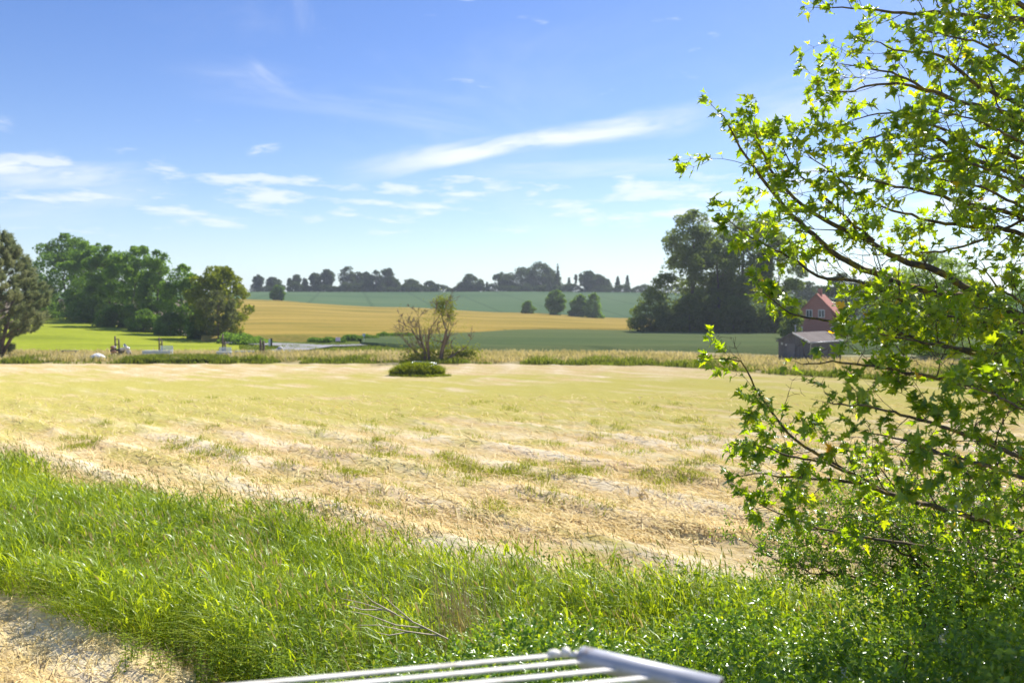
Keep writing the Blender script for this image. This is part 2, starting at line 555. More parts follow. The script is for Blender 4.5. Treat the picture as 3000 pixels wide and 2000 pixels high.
M['drygrass'] = crop_material('dry_tall_grass', (0.20, 0.19, 0.06), (0.38, 0.32, 0.15), (0.52, 0.43, 0.25), (0.25, 0.6), 0.8)
M['asphalt'] = surface('pale_asphalt', flat2((0.17, 0.168, 0.17), (0.27, 0.265, 0.265)), 2.0, 0.85, bump=0.1)
M['drystrip'] = foliage('dry_meadow_grass', [(0.0, (0.26, 0.27, 0.07)), (0.35, (0.46, 0.41, 0.18)), (1.0, (0.74, 0.64, 0.42))], (1.3, 1.2, 0.8), 0.35, 0.0)
M['greenstrip'] = foliage('green_verge_grass', [(0.0, (0.07, 0.11, 0.016)), (1.0, (0.20, 0.24, 0.045))], (2.0, 1.9, 0.8), 0.4, 0.0)
M['moundgrass'] = foliage('mound_grass', [(0.0, (0.11, 0.16, 0.014)), (1.0, (0.24, 0.27, 0.035))], (2.0, 1.9, 0.6), 0.4, 0.0)
M['galv'] = surface('galvanised_steel', flat2((0.50, 0.53, 0.56), (0.66, 0.68, 0.70)), 12.0, 0.35, 0.7, 0.05)
M['whitebar'] = surface('cream_painted_bar', [(0.30, (0.34, 0.26, 0.18)), (0.38, (0.62, 0.58, 0.50)), (0.52, (0.74, 0.71, 0.64)), (0.7, (0.80, 0.78, 0.72))], 16.0, 0.5, 0.0, 0.12, stretch=(0.6, 2, 2), dist=0.003)
M['greypipe'] = surface('grey_painted_pipe', [(0.28, (0.26, 0.22, 0.19)), (0.36, (0.38, 0.39, 0.42)), (0.7, (0.47, 0.48, 0.52))], 12.0, 0.42, 0.1, 0.1, dist=0.003)
M['pipein'] = surface('rusty_pipe_inside', flat2((0.08, 0.055, 0.04), (0.16, 0.10, 0.07)), 14.0, 0.9, 0.0, 0.1)
M['shedwall'] = surface('charcoal_sheet_steel', flat2((0.085, 0.087, 0.100), (0.110, 0.112, 0.126)), 1.5, 0.5, 0.0, 0.03)
M['sheddoor'] = surface('charcoal_door', flat2((0.125, 0.124, 0.135), (0.150, 0.149, 0.160)), 2.0, 0.5, 0.0, 0.03)
M['shedroof'] = surface('brown_grey_roof', flat2((0.15, 0.13, 0.118), (0.20, 0.175, 0.16)), 1.5, 0.95, 0.0, 0.06, spec=0.05)
M['white'] = surface('white_paint', flat2((0.74, 0.74, 0.72), (0.82, 0.82, 0.80)), 4.0, 0.5, 0.0, 0.03)
M['zincpipe'] = surface('zinc_downpipe', flat2((0.30, 0.32, 0.34), (0.40, 0.42, 0.44)), 4.0, 0.4, 0.4, 0.03)
M['redtile'] = surface('red_clay_tile', flat2((0.26, 0.085, 0.055), (0.36, 0.12, 0.075)), 3.0, 0.85, 0.0, 0.2)
M['greyslate'] = surface('grey_fibre_roof', flat2((0.22, 0.21, 0.23), (0.32, 0.30, 0.32)), 2.0, 0.8, 0.0, 0.1)
M['darkglass'] = surface('window_glass', flat2((0.03, 0.035, 0.04), (0.05, 0.055, 0.06)), 2.0, 0.08, 0.0, 0.0, spec=0.6)
M['oldpost'] = surface('weathered_post', flat2((0.10, 0.075, 0.055), (0.19, 0.145, 0.11)), 6.0, 0.9, 0.0, 0.3, stretch=(1, 1, 0.2))
M['bench'] = surface('pale_grey_bench_paint', flat2((0.46, 0.52, 0.54), (0.58, 0.63, 0.65)), 5.0, 0.6, 0.0, 0.05)
M['oldplank'] = surface('silvered_plank', flat2((0.26, 0.22, 0.17), (0.38, 0.33, 0.27)), 5.0, 0.85, 0.0, 0.2)
M['brownleather'] = surface('brown_leather', flat2((0.28, 0.14, 0.075), (0.38, 0.20, 0.11)), 8.0, 0.35, 0.0, 0.1)
M['blackpaint'] = surface('black_metal', flat2((0.018, 0.018, 0.02), (0.03, 0.03, 0.032)), 5.0, 0.4, 0.2, 0.0)
M['tyre'] = surface('tyre_rubber', flat2((0.02, 0.02, 0.02), (0.035, 0.035, 0.035)), 8.0, 0.8, 0.0, 0.1)
M['chrome'] = surface('chrome', flat2((0.72, 0.74, 0.78), (0.80, 0.82, 0.85)), 5.0, 0.15, 1.0, 0.0)
M['cream'] = surface('cream_fairing_paint', flat2((0.62, 0.55, 0.50), (0.70, 0.63, 0.58)), 4.0, 0.2, 0.0, 0.0, spec=0.6)
M['tarp'] = surface('white_plastic_sheet', flat2((0.74, 0.75, 0.75), (0.82, 0.82, 0.82)), 3.0, 0.25, 0.0, 0.3)
M['signpink'] = surface('faded_sign_face', flat2((0.62, 0.50, 0.55), (0.72, 0.62, 0.66)), 6.0, 0.6, 0.0, 0.0)
M['signblue'] = surface('small_blue_sign_face', flat2((0.32, 0.42, 0.55), (0.40, 0.50, 0.62)), 6.0, 0.6, 0.0, 0.0)
M['stone'] = surface('pale_stone', flat2((0.45, 0.44, 0.42), (0.60, 0.58, 0.55)), 4.0, 0.9, 0.0, 0.3)


def brick_material():
    m, t = new_mat('red_brick')
    tcn = t.n('ShaderNodeTexCoord')
    sp = t.n('ShaderNodeSeparateXYZ')
    t.put(sp.inputs[0], tcn.outputs['Object'])
    br = t.n('ShaderNodeTexBrick')
    t.put(br.inputs['Vector'], t.xyz(sp.outputs[0], sp.outputs[2]))
    br.inputs['Color1'].default_value = (0.36, 0.115, 0.08, 1)
    br.inputs['Color2'].default_value = (0.42, 0.14, 0.10, 1)
    br.inputs['Mortar'].default_value = (0.36, 0.28, 0.24, 1)
    br.inputs['Scale'].default_value = 1.0
    br.inputs['Brick Width'].default_value = 0.24
    br.inputs['Row Height'].default_value = 0.067
    br.inputs['Mortar Size'].default_value = 0.006
    b = t.n('ShaderNodeBsdfPrincipled')
    t.put(b.inputs['Base Color'], br.outputs['Color'])
    b.inputs['Roughness'].default_value = 0.9
    out = t.n('ShaderNodeOutputMaterial')
    t.put(out.inputs[0], b.outputs[0])
    return m


M['brick'] = brick_material()

# ------------------------------------------------------------------ terrain
TY = np.array([0, 95, 120, 160, 180, 300, 450, 700, 3000], float)
TU = np.array([-1.4, -0.6, -0.37, -0.3, -0.15, 0.0, 0.15, 0.3, 1.4])
TZ = np.array([
    [0, 0, 1.2, 3.0, 3.8, 8.0, 14.0, 14.0, 8.0],
    [0, 0, 1.0, 2.7, 3.5, 8.0, 14.2, 14.2, 8.0],
    [0, 0, 0.0, 0.8, 1.4, 7.6, 14.3, 14.2, 8.0],
    [0, 0, 0.0, 1.0, 1.8, 6.9, 14.2, 14.2, 8.0],
    [0, 0, 0.0, 0.8, 1.4, 4.9, 14.1, 14.1, 8.0],
    [0, 0, 0.0, 0.3, 0.6, 2.9, 14.4, 14.4, 8.0],
    [0, 0, 0.0, 0.0, 0.0, 0.8, 13.9, 14.0, 8.0],
    [0, 0, 0.0, 0.0, 0.0, 0.5, 13.0, 13.0, 8.0],
    [0, 0, 0.0, 0.0, 0.0, 0.5, 13.0, 13.0, 8.0]])


def terrain(X, Y):
    X, Y = np.asarray(X, float), np.asarray(Y, float)
    Yc = np.maximum(Y, 1.0)
    u = np.clip(X / Yc, TU[0], TU[-1])
    yi = np.clip(Yc, 0, 2999.9)
    i = np.clip(np.searchsorted(TU, u, side='right') - 1, 0, len(TU) - 2)
    j = np.clip(np.searchsorted(TY, yi, side='right') - 1, 0, len(TY) - 2)
    fu = (u - TU[i]) / (TU[i + 1] - TU[i])
    fu = fu * fu * (3 - 2 * fu)
    fy = (yi - TY[j]) / (TY[j + 1] - TY[j])
    z = (TZ[i, j] * (1 - fu) + TZ[i + 1, j] * fu) * (1 - fy) + (TZ[i, j + 1] * (1 - fu) + TZ[i + 1, j + 1] * fu) * fy
    return np.where(Y < 1.0, 0.0, z)


def tz(x, y):
    return float(terrain(np.array([x]), np.array([y]))[0])


def grid_faces(nu, nv):
    a = np.arange(nu * nv).reshape(nv, nu)
    return np.stack([a[:-1, :-1], a[:-1, 1:], a[1:, 1:], a[1:, :-1]], -1).reshape(-1, 4)


# one big sheet under everything, out to the horizon
gx = np.concatenate([np.linspace(-3000, -420, 14), np.linspace(-400, 400, 81), np.linspace(420, 3000, 14)])
gyv = np.concatenate([np.linspace(-600, -20, 8), np.linspace(0, 700, 71), np.linspace(740, 4000, 22)])
GX, GY = np.meshgrid(gx, gyv)
GZ = terrain(GX, GY) - 0.35 - 2.5 * sst(GY, 430, 520)
o = np_obj('ground', np.stack([GX, GY, GZ], -1).reshape(-1, 3), grid_faces(len(gx), len(gyv)), M['ground'], smooth=True)
tag(o, kind='structure')


def field(name, near, far, mat, nu=160, nv=40, lift=0.0, u0=-1.3, u1=1.3, rough=0.0, power=1.0, seed=3, skirt=True):
    """a field between two depth curves near(u), far(u), draped on the terrain"""
    u = np.linspace(u0, u1, nu)
    t = np.linspace(0, 1, nv) ** power
    U, T = np.meshgrid(u, t)
    Yn, Yf = near(U), far(U)
    Y = Yn + (Yf - Yn) * T
    X = U * Y
    Z = terrain(X, Y) + lift
    if rough:
        Z = Z + rough * (fbm(X * 0.5, Y * 0.5, seed) - 0.5)
    if skirt:
        Z[0, :] -= lift + 0.3
        Y[0, :] -= 0.05
    o = np_obj(name, np.stack([X, Y, Z], -1).reshape(-1, 3), grid_faces(nu, nv), mat, smooth=True)
    return tag(o, kind='structure')


def curve(pts):
    """depth curve from (px, depth) pairs"""
    us = np.array([(p - 1500) / FPX for p, d in pts])
    ds = np.array([d for p, d in pts], float)
    return lambda u: np.interp(u, us, ds)


c_hay_far = curve([(-1500, 73), (1400, 72.5), (1900, 70), (2300, 60.5), (2600, 56), (4500, 50)])
c_strip_far = curve([(-1500, 93), (760, 93), (1000, 95), (1100, 93), (1500, 92.5), (2000, 92), (2300, 84), (4500, 84)])
c_gold_near = curve([(-1500, 118), (600, 118), (760, 120), (900, 119), (1100, 125), (1300, 137), (1400, 146), (1500, 160), (1700, 168), (2400, 168), (4500, 168)])
c_gold_far = curve([(-1500, 320), (700, 320), (800, 318), (900, 300), (1500, 300), (4500, 300)])
c_sky = curve([(-1500, 452), (4500, 452)])
flatc = lambda d: (lambda u: u * 0 + d)

# the mown hay field is finely meshed: ridges of cut grass lie along the mowing direction
nu, nv = 380, 350
u = np.linspace(-0.95, 0.95, nu)
T = np.linspace(0, 1, nv)
U, T = np.meshgrid(u, T)
Yf = c_hay_far(U)
Yn = 5.5
Y = 1.0 / (1.0 / Yn + (1.0 / Yf - 1.0 / Yn) * (0.55 * T + 0.45 * T ** 2))
X = U * Y


def hay_height(X, Y, pat=False):
    s = X * ROW[0] + Y * ROW[1]
    r = X * ROWN[0] + Y * ROWN[1]
    wob = r + 0.8 * (fbm(s * 0.12, r * 0.12, 11) - 0.5)
    sw = 0.5 + 0.5 * np.cos(2 * np.pi * wob / 2.3)
    brk = fbm(s * 0.30, r * 0.6, 21)
    z = 0.20 * np.clip(sw, 0, 1) ** 2.4 * sst(brk, 0.28, 0.58)
    if pat:
        return np.clip(sw, 0, 1) ** 2.0 * sst(fbm(s * 0.16, r * 0.45, 22), 0.26, 0.50) * (1 - 0.75 * sst(Y, 30, 42))
    z = z + 0.12 * (fbm(s * 1.1, r * 3.2, 31) - 0.5) + 0.05 * (fbm(X * 6, Y * 6, 41, 3) - 0.5)
    return z * (0.35 + 0.65 * (1 - sst(Y, 30, 60)))


Z = hay_height(X, Y)
o = np_obj('hay_field', np.stack([X, Y, Z], -1).reshape(-1, 3), grid_faces(nu, nv), M['hay'], smooth=True)
at_ = o.data.attributes.new('swath', 'FLOAT', 'POINT')
at_.data.foreach_set('value', hay_height(X, Y, True).astype(np.float32).ravel())
tag(o, kind='structure')
field('grass_strip', c_hay_far, c_strip_far, M['drygrass'], 200, 16, 0.06, rough=0.3)
# bright young crop on the left, green wheat on the right, rank verge between
c_left_far = curve([(-1500, 200), (100, 185), (300, 165), (650, 126), (760, 119), (4500, 119)])
field('young_crop_field', c_strip_far, c_left_far, M['meadow'], 120, 50, 0.05, u0=-1.3, u1=-0.335, skirt=False)
field('green_wheat_field', lambda u: np.maximum(c_strip_far(u), np.interp(u, [(1040 - 1500) / FPX, (1300 - 1500) / FPX], [108, 93])),
      c_gold_near, M['wheat'], 140, 30, 0.55, u0=(1060 - 1500) / FPX, u1=1.3)
field('verge_meadow', c_strip_far, lambda u: c_gold_near(u) + 1.0, M['verge'], 90, 40, 0.06, u0=-0.337, u1=(1330 - 1500) / FPX, rough=0.3, skirt=False)
field('barley_field', c_gold_near, c_gold_far, M['gold'], 160, 60, 0.75, u0=-0.39, u1=1.3)
field('wood_floor', c_left_far, c_gold_far, M['soil'], 60, 20, 0.04, u0=-1.3, u1=-0.385, skirt=False)
field('far_wheat_field', c_gold_far, c_sky, M['far_wheat'], 160, 40, 0.5)

# ------------------------------------------------------------------ road
mbr = MB()
road = [(690, 1006, 4), (770, 1010, 4.5), (850, 1014, 5.5), (920, 1016, 5), (1000, 1015.5, 4.5), (1060, 1013.5, 4), (1120, 1011, 4), (1200, 1006, 4)]
pts = []
for px, py, wd in road:
    d = gy(py)
    pts.append((Vector(((px - 1500) / FPX * d, d, 0.14)), wd))
vs, fs = [], []
for i, (p, wd) in enumerate(pts):
    tdir = (pts[min(i + 1, len(pts) - 1)][0] - pts[max(i - 1, 0)][0]).normalized()
    nrm = Vector((-tdir.y, tdir.x, 0))
    for k in range(5):
        q = p + nrm * wd * (0.5 - k / 4)
        vs.append((q.x, q.y, max(tz(q.x, q.y), 0) + 0.27 - 0.03 * abs(k - 2)))
    if i:
        for k in range(4):
            a = (i - 1) * 5 + k
            fs.append((a, a + 1, a + 6, a + 5))
mbr.add(vs, fs)
tag(mbr.build('road', M['asphalt'], smooth=True), kind='structure')
mbr = MB()
vs, fs = [], []
for i, (px, py, hw) in enumerate([(905, 1018, 3.4), (888, 1023, 2.6), (862, 1028, 2.2), (835, 1032, 2.0), (800, 1037, 1.8)]):
    d = gy(py)
    c = Vector(((px - 1500) / FPX * d, d, 0.262))
    vs += [(c.x - hw, c.y, 0.255), (c.x, c.y, 0.285), (c.x + hw, c.y, 0.255)]
    if i:
        a = (i - 1) * 3
        fs += [(a, a + 1, a + 4, a + 3), (a + 1, a + 2, a + 5, a + 4)]
mbr.add(vs, fs)
tag(mbr.build('road_branch', M['asphalt'], smooth=True), kind='structure')

# ------------------------------------------------------------------ vegetation builders
def unit(v):
    return v / np.maximum(np.linalg.norm(v, axis=-1, keepdims=True), 1e-9)


def rand_dirs(n, g):
    return unit(g.normal(size=(n, 3)))


def blades(base, h, wd, lean, bend, g, segs=3):
    """curved tapering ribbons; returns verts, quads"""
    n = len(base)
    face = lean + g.uniform(-1.2, 1.2, n) + np.pi / 2
    side = np.stack([np.cos(face), np.sin(face), np.zeros(n)], -1)
    ld = np.stack([np.cos(lean), np.sin(lean), np.zeros(n)], -1)
    lv = []
    for k in range(segs + 1):
        t = k / segs
        c = base + ld * (h * bend * t ** 1.8)[:, None]
        c = c + np.array([0, 0, 1.0]) * (h * (t - 0.38 * np.minimum(bend, 1.4) * t ** 2.6))[:, None]
        wk = wd * (1.0 - 0.92 * t ** 1.6) * 0.5
        lv += [c - side * wk[:, None], c + side * wk[:, None]]
    v = np.stack(lv, 1)
    m = 2 * (segs + 1)
    q = np.array([[2 * k, 2 * k + 1, 2 * k + 3, 2 * k + 2] for k in range(segs)])
    f = (np.arange(n)[:, None, None] * m + q[None]).reshape(-1, 4)
    return v.reshape(-1, 3), f


def cards(pos, size, g, axis=None, aspect=0.62, up=0.0):
    """single leaf-shaped quads at random attitudes"""
    n = len(pos)
    ax = rand_dirs(n, g) if axis is None else unit(axis + 0.5 * rand_dirs(n, g))
    nr = rand_dirs(n, g) + np.array([0, 0, up])
    sd = unit(np.cross(ax, nr))
    s = size[:, None]
    v = np.stack([pos - ax * s * 0.5, pos + sd * s * aspect * 0.5 - ax * s * 0.05, pos + ax * s * 0.5, pos - sd * s * aspect * 0.5 - ax * s * 0.05], 1)
    f = np.arange(4 * n).reshape(n, 4)
    return v.reshape(-1, 3), f


def folded(pos, axis, nrm, ln, wd, fold=0.25):
    """leaf of two halves folded along the midrib: 4 triangles"""
    sd = unit(np.cross(axis, nrm))
    nr = unit(np.cross(sd, axis))
    L, W = ln[:, None], wd[:, None]
    a = pos
    tip = pos + axis * L - nr * L * 0.12
    mid = pos + axis * L * 0.5
    r = mid + sd * W * 0.5 + nr * W * fold
    l = mid - sd * W * 0.5 + nr * W * fold
    v = np.stack([a, r, tip, l, mid], 1).reshape(-1, 3)
    q = np.array([[0, 1, 4], [1, 2, 4], [2, 3, 4], [3, 0, 4]])
    f = (np.arange(len(pos))[:, None, None] * 5 + q[None]).reshape(-1, 3)
    return v, f


def tree(name, label, cat, px, depth, top_py, width_px, prof, mat, n=9000, leaf=0.42, seed=1, clump=0.13, K=46, fill=0.22,
         base_py=None, group=None, lean=0.0, bark='bark', trunk_r=None, limbs=6, trunk_top=0.72, skew=None, depth_ratio=0.8, up=0.35, squash=0.8):
    """a tapered trunk with limbs and a crown of many leaf clumps; prof is [(height fraction, radius fraction)]"""
    g = np.random.default_rng(seed)
    X = (px - 1500) / FPX * depth
    zb = tz(X, depth)
    top = EYE + (HOR - top_py) / FPX * depth
    H = top - zb
    R = width_px / FPX * depth / 2
    t = thing(name, label, cat, (X, depth, zb), 0.0, group)
    ph = np.array([p[0] for p in prof])
    pr = np.array([p[1] for p in prof])
    # clump centres
    hs = []
    while len(hs) < K:
        h = g.uniform(ph[0], ph[-1])
        if g.uniform() < 0.15 + np.interp(h, ph, pr):
            hs.append(h)
    hs = np.array(hs)
    rr = np.interp(hs, ph, pr)
    cr = R * clump * g.uniform(0.75, 1.5, K) * (0.55 + 0.6 * rr)
    th = g.uniform(0, 2 * np.pi, K)
    rad = np.maximum(R * rr - cr * 0.9, 0) * np.sqrt(g.uniform(0.12, 1.0, K))
    sk = np.interp(hs, [s[0] for s in skew], [s[1] for s in skew]) * R if skew else 0.0
    C = np.stack([rad * np.cos(th) + sk, depth_ratio * rad * np.sin(th), np.minimum(hs * H, H - cr * 0.75)], -1)
    wgt = cr ** 2 / (cr ** 2).sum()
    idx = g.choice(K, int(n * (1 - fill)), p=wgt)
    d = rand_dirs(len(idx), g)
    d[:, 2] = np.where(g.uniform(size=len(idx)) < 0.3, np.abs(d[:, 2]), d[:, 2])
    rr2 = (0.35 + 0.65 * g.uniform(size=len(idx)) ** 0.5)
    lump = 0.78 + 0.5 * fbm(d[:, 0] * 2.3 + idx * 3.1, d[:, 2] * 2.3 + d[:, 1] * 1.7, seed, 2)
    pts = C[idx] + d * (cr[idx] * rr2 * lump)[:, None] * np.array([1, 1, squash])
    nf = int(n * fill)
    hf = g.uniform(ph[0], ph[-1] * 0.93, nf)
    rf = R * np.interp(hf, ph, pr) * 0.72 * np.sqrt(g.uniform(size=nf))
    tf = g.uniform(0, 2 * np.pi, nf)
    skf = np.interp(hf, [s[0] for s in skew], [s[1] for s in skew]) * R if skew else 0.0
    pf = np.stack([rf * np.cos(tf) + skf, depth_ratio * rf * np.sin(tf), hf * H], -1)
    pts = np.concatenate([pts, pf])
    pts[:, 0] += lean * pts[:, 2]
    pts[:, 2] = np.maximum(pts[:, 2], 0.05)
    sz = leaf * g.uniform(0.6, 1.35, len(pts))
    v, f = cards(pts, sz, g, up=up)
    rn = np.clip(np.concatenate([0.25 + 0.5 * _hash(idx, idx * 7 + 1, seed), np.full(nf, 0.3)]) + g.normal(0, 0.16, len(pts)), 0, 1)
    np_obj('crown', v, f, mat, t, rn)
    tr = trunk_r or max(0.012 * H + 0.06, 0.1)
    mb = MB()
    tp = [Vector((lean * H * k * trunk_top + g.normal(0, 0.012 * H) * (k > 0), g.normal(0, 0.012 * H) * (k > 0), H * trunk_top * k)) for k in np.linspace(0, 1, 6)]
    tp[0].z -= 0.3
    mb.tube(tp, [tr * (1.25 - 1.05 * k) for k in np.linspace(0, 1, 6)], 8)
    order = np.argsort(-cr)[:limbs]
    mb.build('trunk', M[bark], t, True)
    for q in order:
        c = Vector(C[q])
        c.x += lean * c.z
        hz = min(max(c.z - 0.45 * math.hypot(c.x - lean * c.z, c.y), 0.15 * H), H * trunk_top * 0.9)
        k = hz / (H * trunk_top)
        a = tp[min(int(k * 5), 4)].lerp(tp[min(int(k * 5) + 1, 5)], k * 5 - int(k * 5))
        md = a.lerp(c, 0.5) + Vector((0, 0, -0.03 * H))
        MB().tube([a, md, c], [tr * 0.5 * (1.1 - k), tr * 0.3, tr * 0.08], 6).build('limb', M[bark], t, True)
    return t


ROUND = [(0.05, 0.55), (0.2, 0.85), (0.42, 1.0), (0.65, 0.9), (0.82, 0.66), (0.93, 0.40), (1.0, 0.12)]
DOME = [(0.02, 0.80), (0.15, 0.95), (0.4, 1.0), (0.62, 0.86), (0.8, 0.60), (0.92, 0.36), (1.0, 0.10)]
STEM = [(0.16, 0.35), (0.36, 0.78), (0.6, 1.0), (0.78, 0.92), (0.9, 0.6), (1.0, 0.15)]
TALL = [(0.04, 0.62), (0.25, 0.85), (0.5, 1.0), (0.7, 0.92), (0.86, 0.7), (0.95, 0.4), (1.0, 0.12)]
CONE = [(0.04, 0.9), (0.2, 1.0), (0.45, 0.68), (0.7, 0.4), (0.88, 0.2), (1.0, 0.03)]

# ---- wood on the left: each tree a thing of its own
gl = 'trees of the wood edge on the left'
tree('broadleaf_tree', 'tallest dark green tree of the left wood, right behind the pine', 'tree', 190, 178, 683, 290, DOME, M['oak'], 19000, 0.55, 11, group=gl, K=60)
tree('broadleaf_tree', 'mid green tree second from the pine in the left wood', 'tree', 268, 168, 706, 205, TALL, M['ash'], 15000, 0.50, 12, group=gl)
tree('broadleaf_tree', 'dark rounded tree third from the pine in the left wood', 'tree', 325, 160, 720, 205, TALL, M['oak'], 15000, 0.50, 13, group=gl)
tree('broadleaf_tree', 'lighter green tree with layered boughs at the middle of the left wood', 'tree', 395, 150, 720, 205, TALL, M['ash'], 16000, 0.46, 14, group=gl)
tree('broadleaf_tree', 'open topped tree with sky showing through its right side, left wood', 'tree', 462, 146, 718, 140, TALL, M['oak'], 9500, 0.45, 15, group=gl, fill=0.12, K=34, clump=0.2)
tree('broadleaf_tree', 'low green tree between the open topped tree and the round tree at the wood end', 'tree', 530, 136, 772, 190, DOME, M['ash'], 13000, 0.42, 16, group=gl)
tree('broadleaf_tree', 'large round yellow green tree at the right end of the left wood', 'tree', 638, 128, 763, 232, DOME, M['lime'], 17000, 0.42, 17, group=gl, K=64)
tree('slender_tree', 'slender pale grey green tree in front of the round tree', 'tree', 640, 121, 850, 135, STEM, M['pale'], 4200, 0.34, 18, group=gl, fill=0.1, trunk_r=0.13)
# undergrowth along the foot of the wood
for i, (px, d, tp, wd, lb) in enumerate([
        (130, 168, 870, 120, 'dark bush at the foot of the wood beside the pine'),
        (235, 158, 880, 130, 'dark bush at the foot of the tall dark tree'),
        (330, 148, 895, 130, 'dark bush at the foot of the wood, middle of the row'),
        (420, 140, 905, 120, 'dark bush at the foot of the wood above the grey bench'),
        (500, 134, 915, 110, 'dark bush at the foot of the wood, left of the low green tree'),
        (575, 127, 925, 110, 'dark bush at the foot of the round yellow green tree')]):
    tree('undergrowth_bush', lb, 'bush', px, d, tp, wd, DOME, M['oak'], 3600, 0.42, 60 + i, group='bushes at the foot of the left wood', K=18, clump=0.26, limbs=2, trunk_top=0.5)

# ---- big group of trees on the right
gr = 'tall trees of the right hand group'
tree('beech_tree', 'tall dark tree with stepped left outline, sky gaps in its crown', 'tree', 2030, 163, 613, 330,
     [(0.0, 0.9), (0.2, 1.05), (0.36, 1.0), (0.5, 0.86), (0.66, 0.70), (0.82, 0.54), (0.93, 0.34), (1.0, 0.10)], M['bigtree'], 24000, 0.55, 21,
     group=gr, K=90, clump=0.135, fill=0.14, trunk_r=0.5, limbs=12, trunk_top=0.85)
tree('beech_tree', 'tall dark tree with rounded top behind the maple twigs', 'tree', 2180, 160, 612, 290,
     [(0.0, 0.8), (0.2, 0.9), (0.42, 0.8), (0.6, 0.78), (0.78, 0.8), (0.9, 0.62), (1.0, 0.12)], M['bigtree'], 20000, 0.55, 22,
     group=gr, K=80, clump=0.145, fill=0.13, trunk_r=0.5, limbs=12, trunk_top=0.85, skew=[(0, 0), (0.6, 0.05), (1, 0.12)])
tree('beech_tree', 'middle tree filling the gap between the two tall dark trees', 'tree', 2105, 157, 680, 250, TALL, M['bigtree'], 13000, 0.5, 24, group=gr, fill=0.12, trunk_r=0.35, K=60)
tree('beech_tree', 'lower dark tree of the right group next to the brick house', 'tree', 2280, 158, 700, 200, TALL, M['bigtree'], 9000, 0.5, 23, group=gr, fill=0.12, trunk_r=0.35)
for i, (px, d, tp, wd, lb) in enumerate([
        (1905, 158, 838, 150, 'broad dark bush at the left foot of the tall stepped tree'),
        (2020, 155, 860, 160, 'dark bush at the middle foot of the tall stepped tree'),
        (2150, 153, 868, 170, 'dark bush under the tall round topped tree'),
        (2270, 150, 880, 150, 'dark bush nearest the brick house under the right group')]):
    tree('woodland_bush', lb, 'bush', px, d, tp, wd, DOME, M['bigtree'], 6000, 0.45, 70 + i, group='bushes under the right hand trees', K=24, clump=0.24, limbs=2, trunk_top=0.5)

tree('woodland_bush', 'dark bush against the left wall of the brick house', 'bush', 2318, 121, 868, 92, DOME, M['bigtree'], 4200, 0.36, 75, group='bushes under the right hand trees', K=22, clump=0.24, limbs=2, trunk_top=0.5)
# ---- behind the house and the shed
tree('dark_tree', 'dark tree behind the right slope of the red roof', 'tree', 2470, 205, 800, 170, ROUND, M['far'], 6000, 0.6, 31, group='trees behind the farm')
tree('dark_tree', 'dark tree behind the grey roof', 'tree', 2600, 215, 790, 190, ROUND, M['far'], 6500, 0.6, 32, group='trees behind the farm')
tree('dark_tree', 'distant blue green tree seen between the tall group and the red roof', 'tree', 2370, 260, 822, 120, ROUND, M['far'], 4000, 0.7, 33, group='trees behind the farm')
tree('bright_tree', 'bright light green round tree behind the maple boughs', 'tree', 2745, 84, 738, 420, DOME, M['willow'], 24000, 0.26, 34, K=80, clump=0.12, fill=0.12)
tree('bright_tree', 'green tree at the right edge behind the maple', 'tree', 3030, 95, 800, 260, DOME, M['ash'], 9000, 0.32, 35, K=44)

# ---- hedgerow trees along the skyline
gs = 'trees along the far skyline'
SKY = [
    (757, 806, 27, STEM, 'slim tree on the skyline just right of the left wood'),
    (800, 813, 38, STEM, 'open crowned tree on the skyline above the lone dark bush'),
    (848, 816, 15, TALL, 'smallest thin tree at the left end of the skyline hedge'),
    (870, 805, 28, STEM, 'round headed tree second from the left end of the skyline hedge'),
    (893, 815, 19, TALL, 'narrow low tree third from the left end of the skyline hedge'),
    (924, 800, 31, STEM, 'dark tree left of the tallest tree in the left skyline group'),
    (957, 790, 40, STEM, 'tallest tree of the left skyline group with a gap in its crown'),
    (1018, 781, 42, TALL, 'tall dark tree at the left end of the middle skyline group'),
    (1046, 797, 38, TALL, 'tree second from the left in the middle skyline group'),
    (1072, 796, 46, DOME, 'greener tree at the centre of the middle skyline group'),
    (1102, 792, 52, DOME, 'broad dark tree right of centre in the middle skyline group'),
    (1136, 785, 36, STEM, 'leaning tree at the right end of the middle skyline group'),
    (1156, 815, 34, DOME, 'low tree closing the middle skyline group on the right'),
    (1205, 817, 56, DOME, 'low round tree right of the middle skyline group'),
    (1262, 824, 48, DOME, 'low bushy tree with a spike on the skyline left of the bare tree'),
    (1378, 803, 64, DOME, 'domed tree on the skyline right of the bare tree'),
    (1474, 798, 52, STEM, 'open crowned tree left of the largest skyline clump'),
    (1530, 783, 84, DOME, 'left tree of the largest skyline clump'),
    (1580, 767, 92, DOME, 'tallest broad tree of the largest skyline clump'),
    (1616, 790, 64, DOME, 'right low tree of the largest skyline clump'),
    (1723, 794, 42, STEM, 'dark tree right of the two thin skyline poplars'),
    (1750, 804, 42, STEM, 'tree at the middle of the sloping skyline group'),
    (1774, 816, 42, DOME, 'low tree at the right end of the sloping skyline group')]
for i, (px, tp, wd, pf, lb) in enumerate(SKY):
    nn = int(1100 + 45 * wd)
    tree('skyline_tree', lb, 'tree', px, 458 + (i % 5) * 5, tp - 1, wd * 1.42, pf, M['far'], int(nn * 1.05), 1.02, 100 + i, group=gs, K=30 + wd // 2, clump=0.26 if wd < 45 else 0.17, fill=0.16 if pf is DOME else 0.05, limbs=3, trunk_r=0.35)
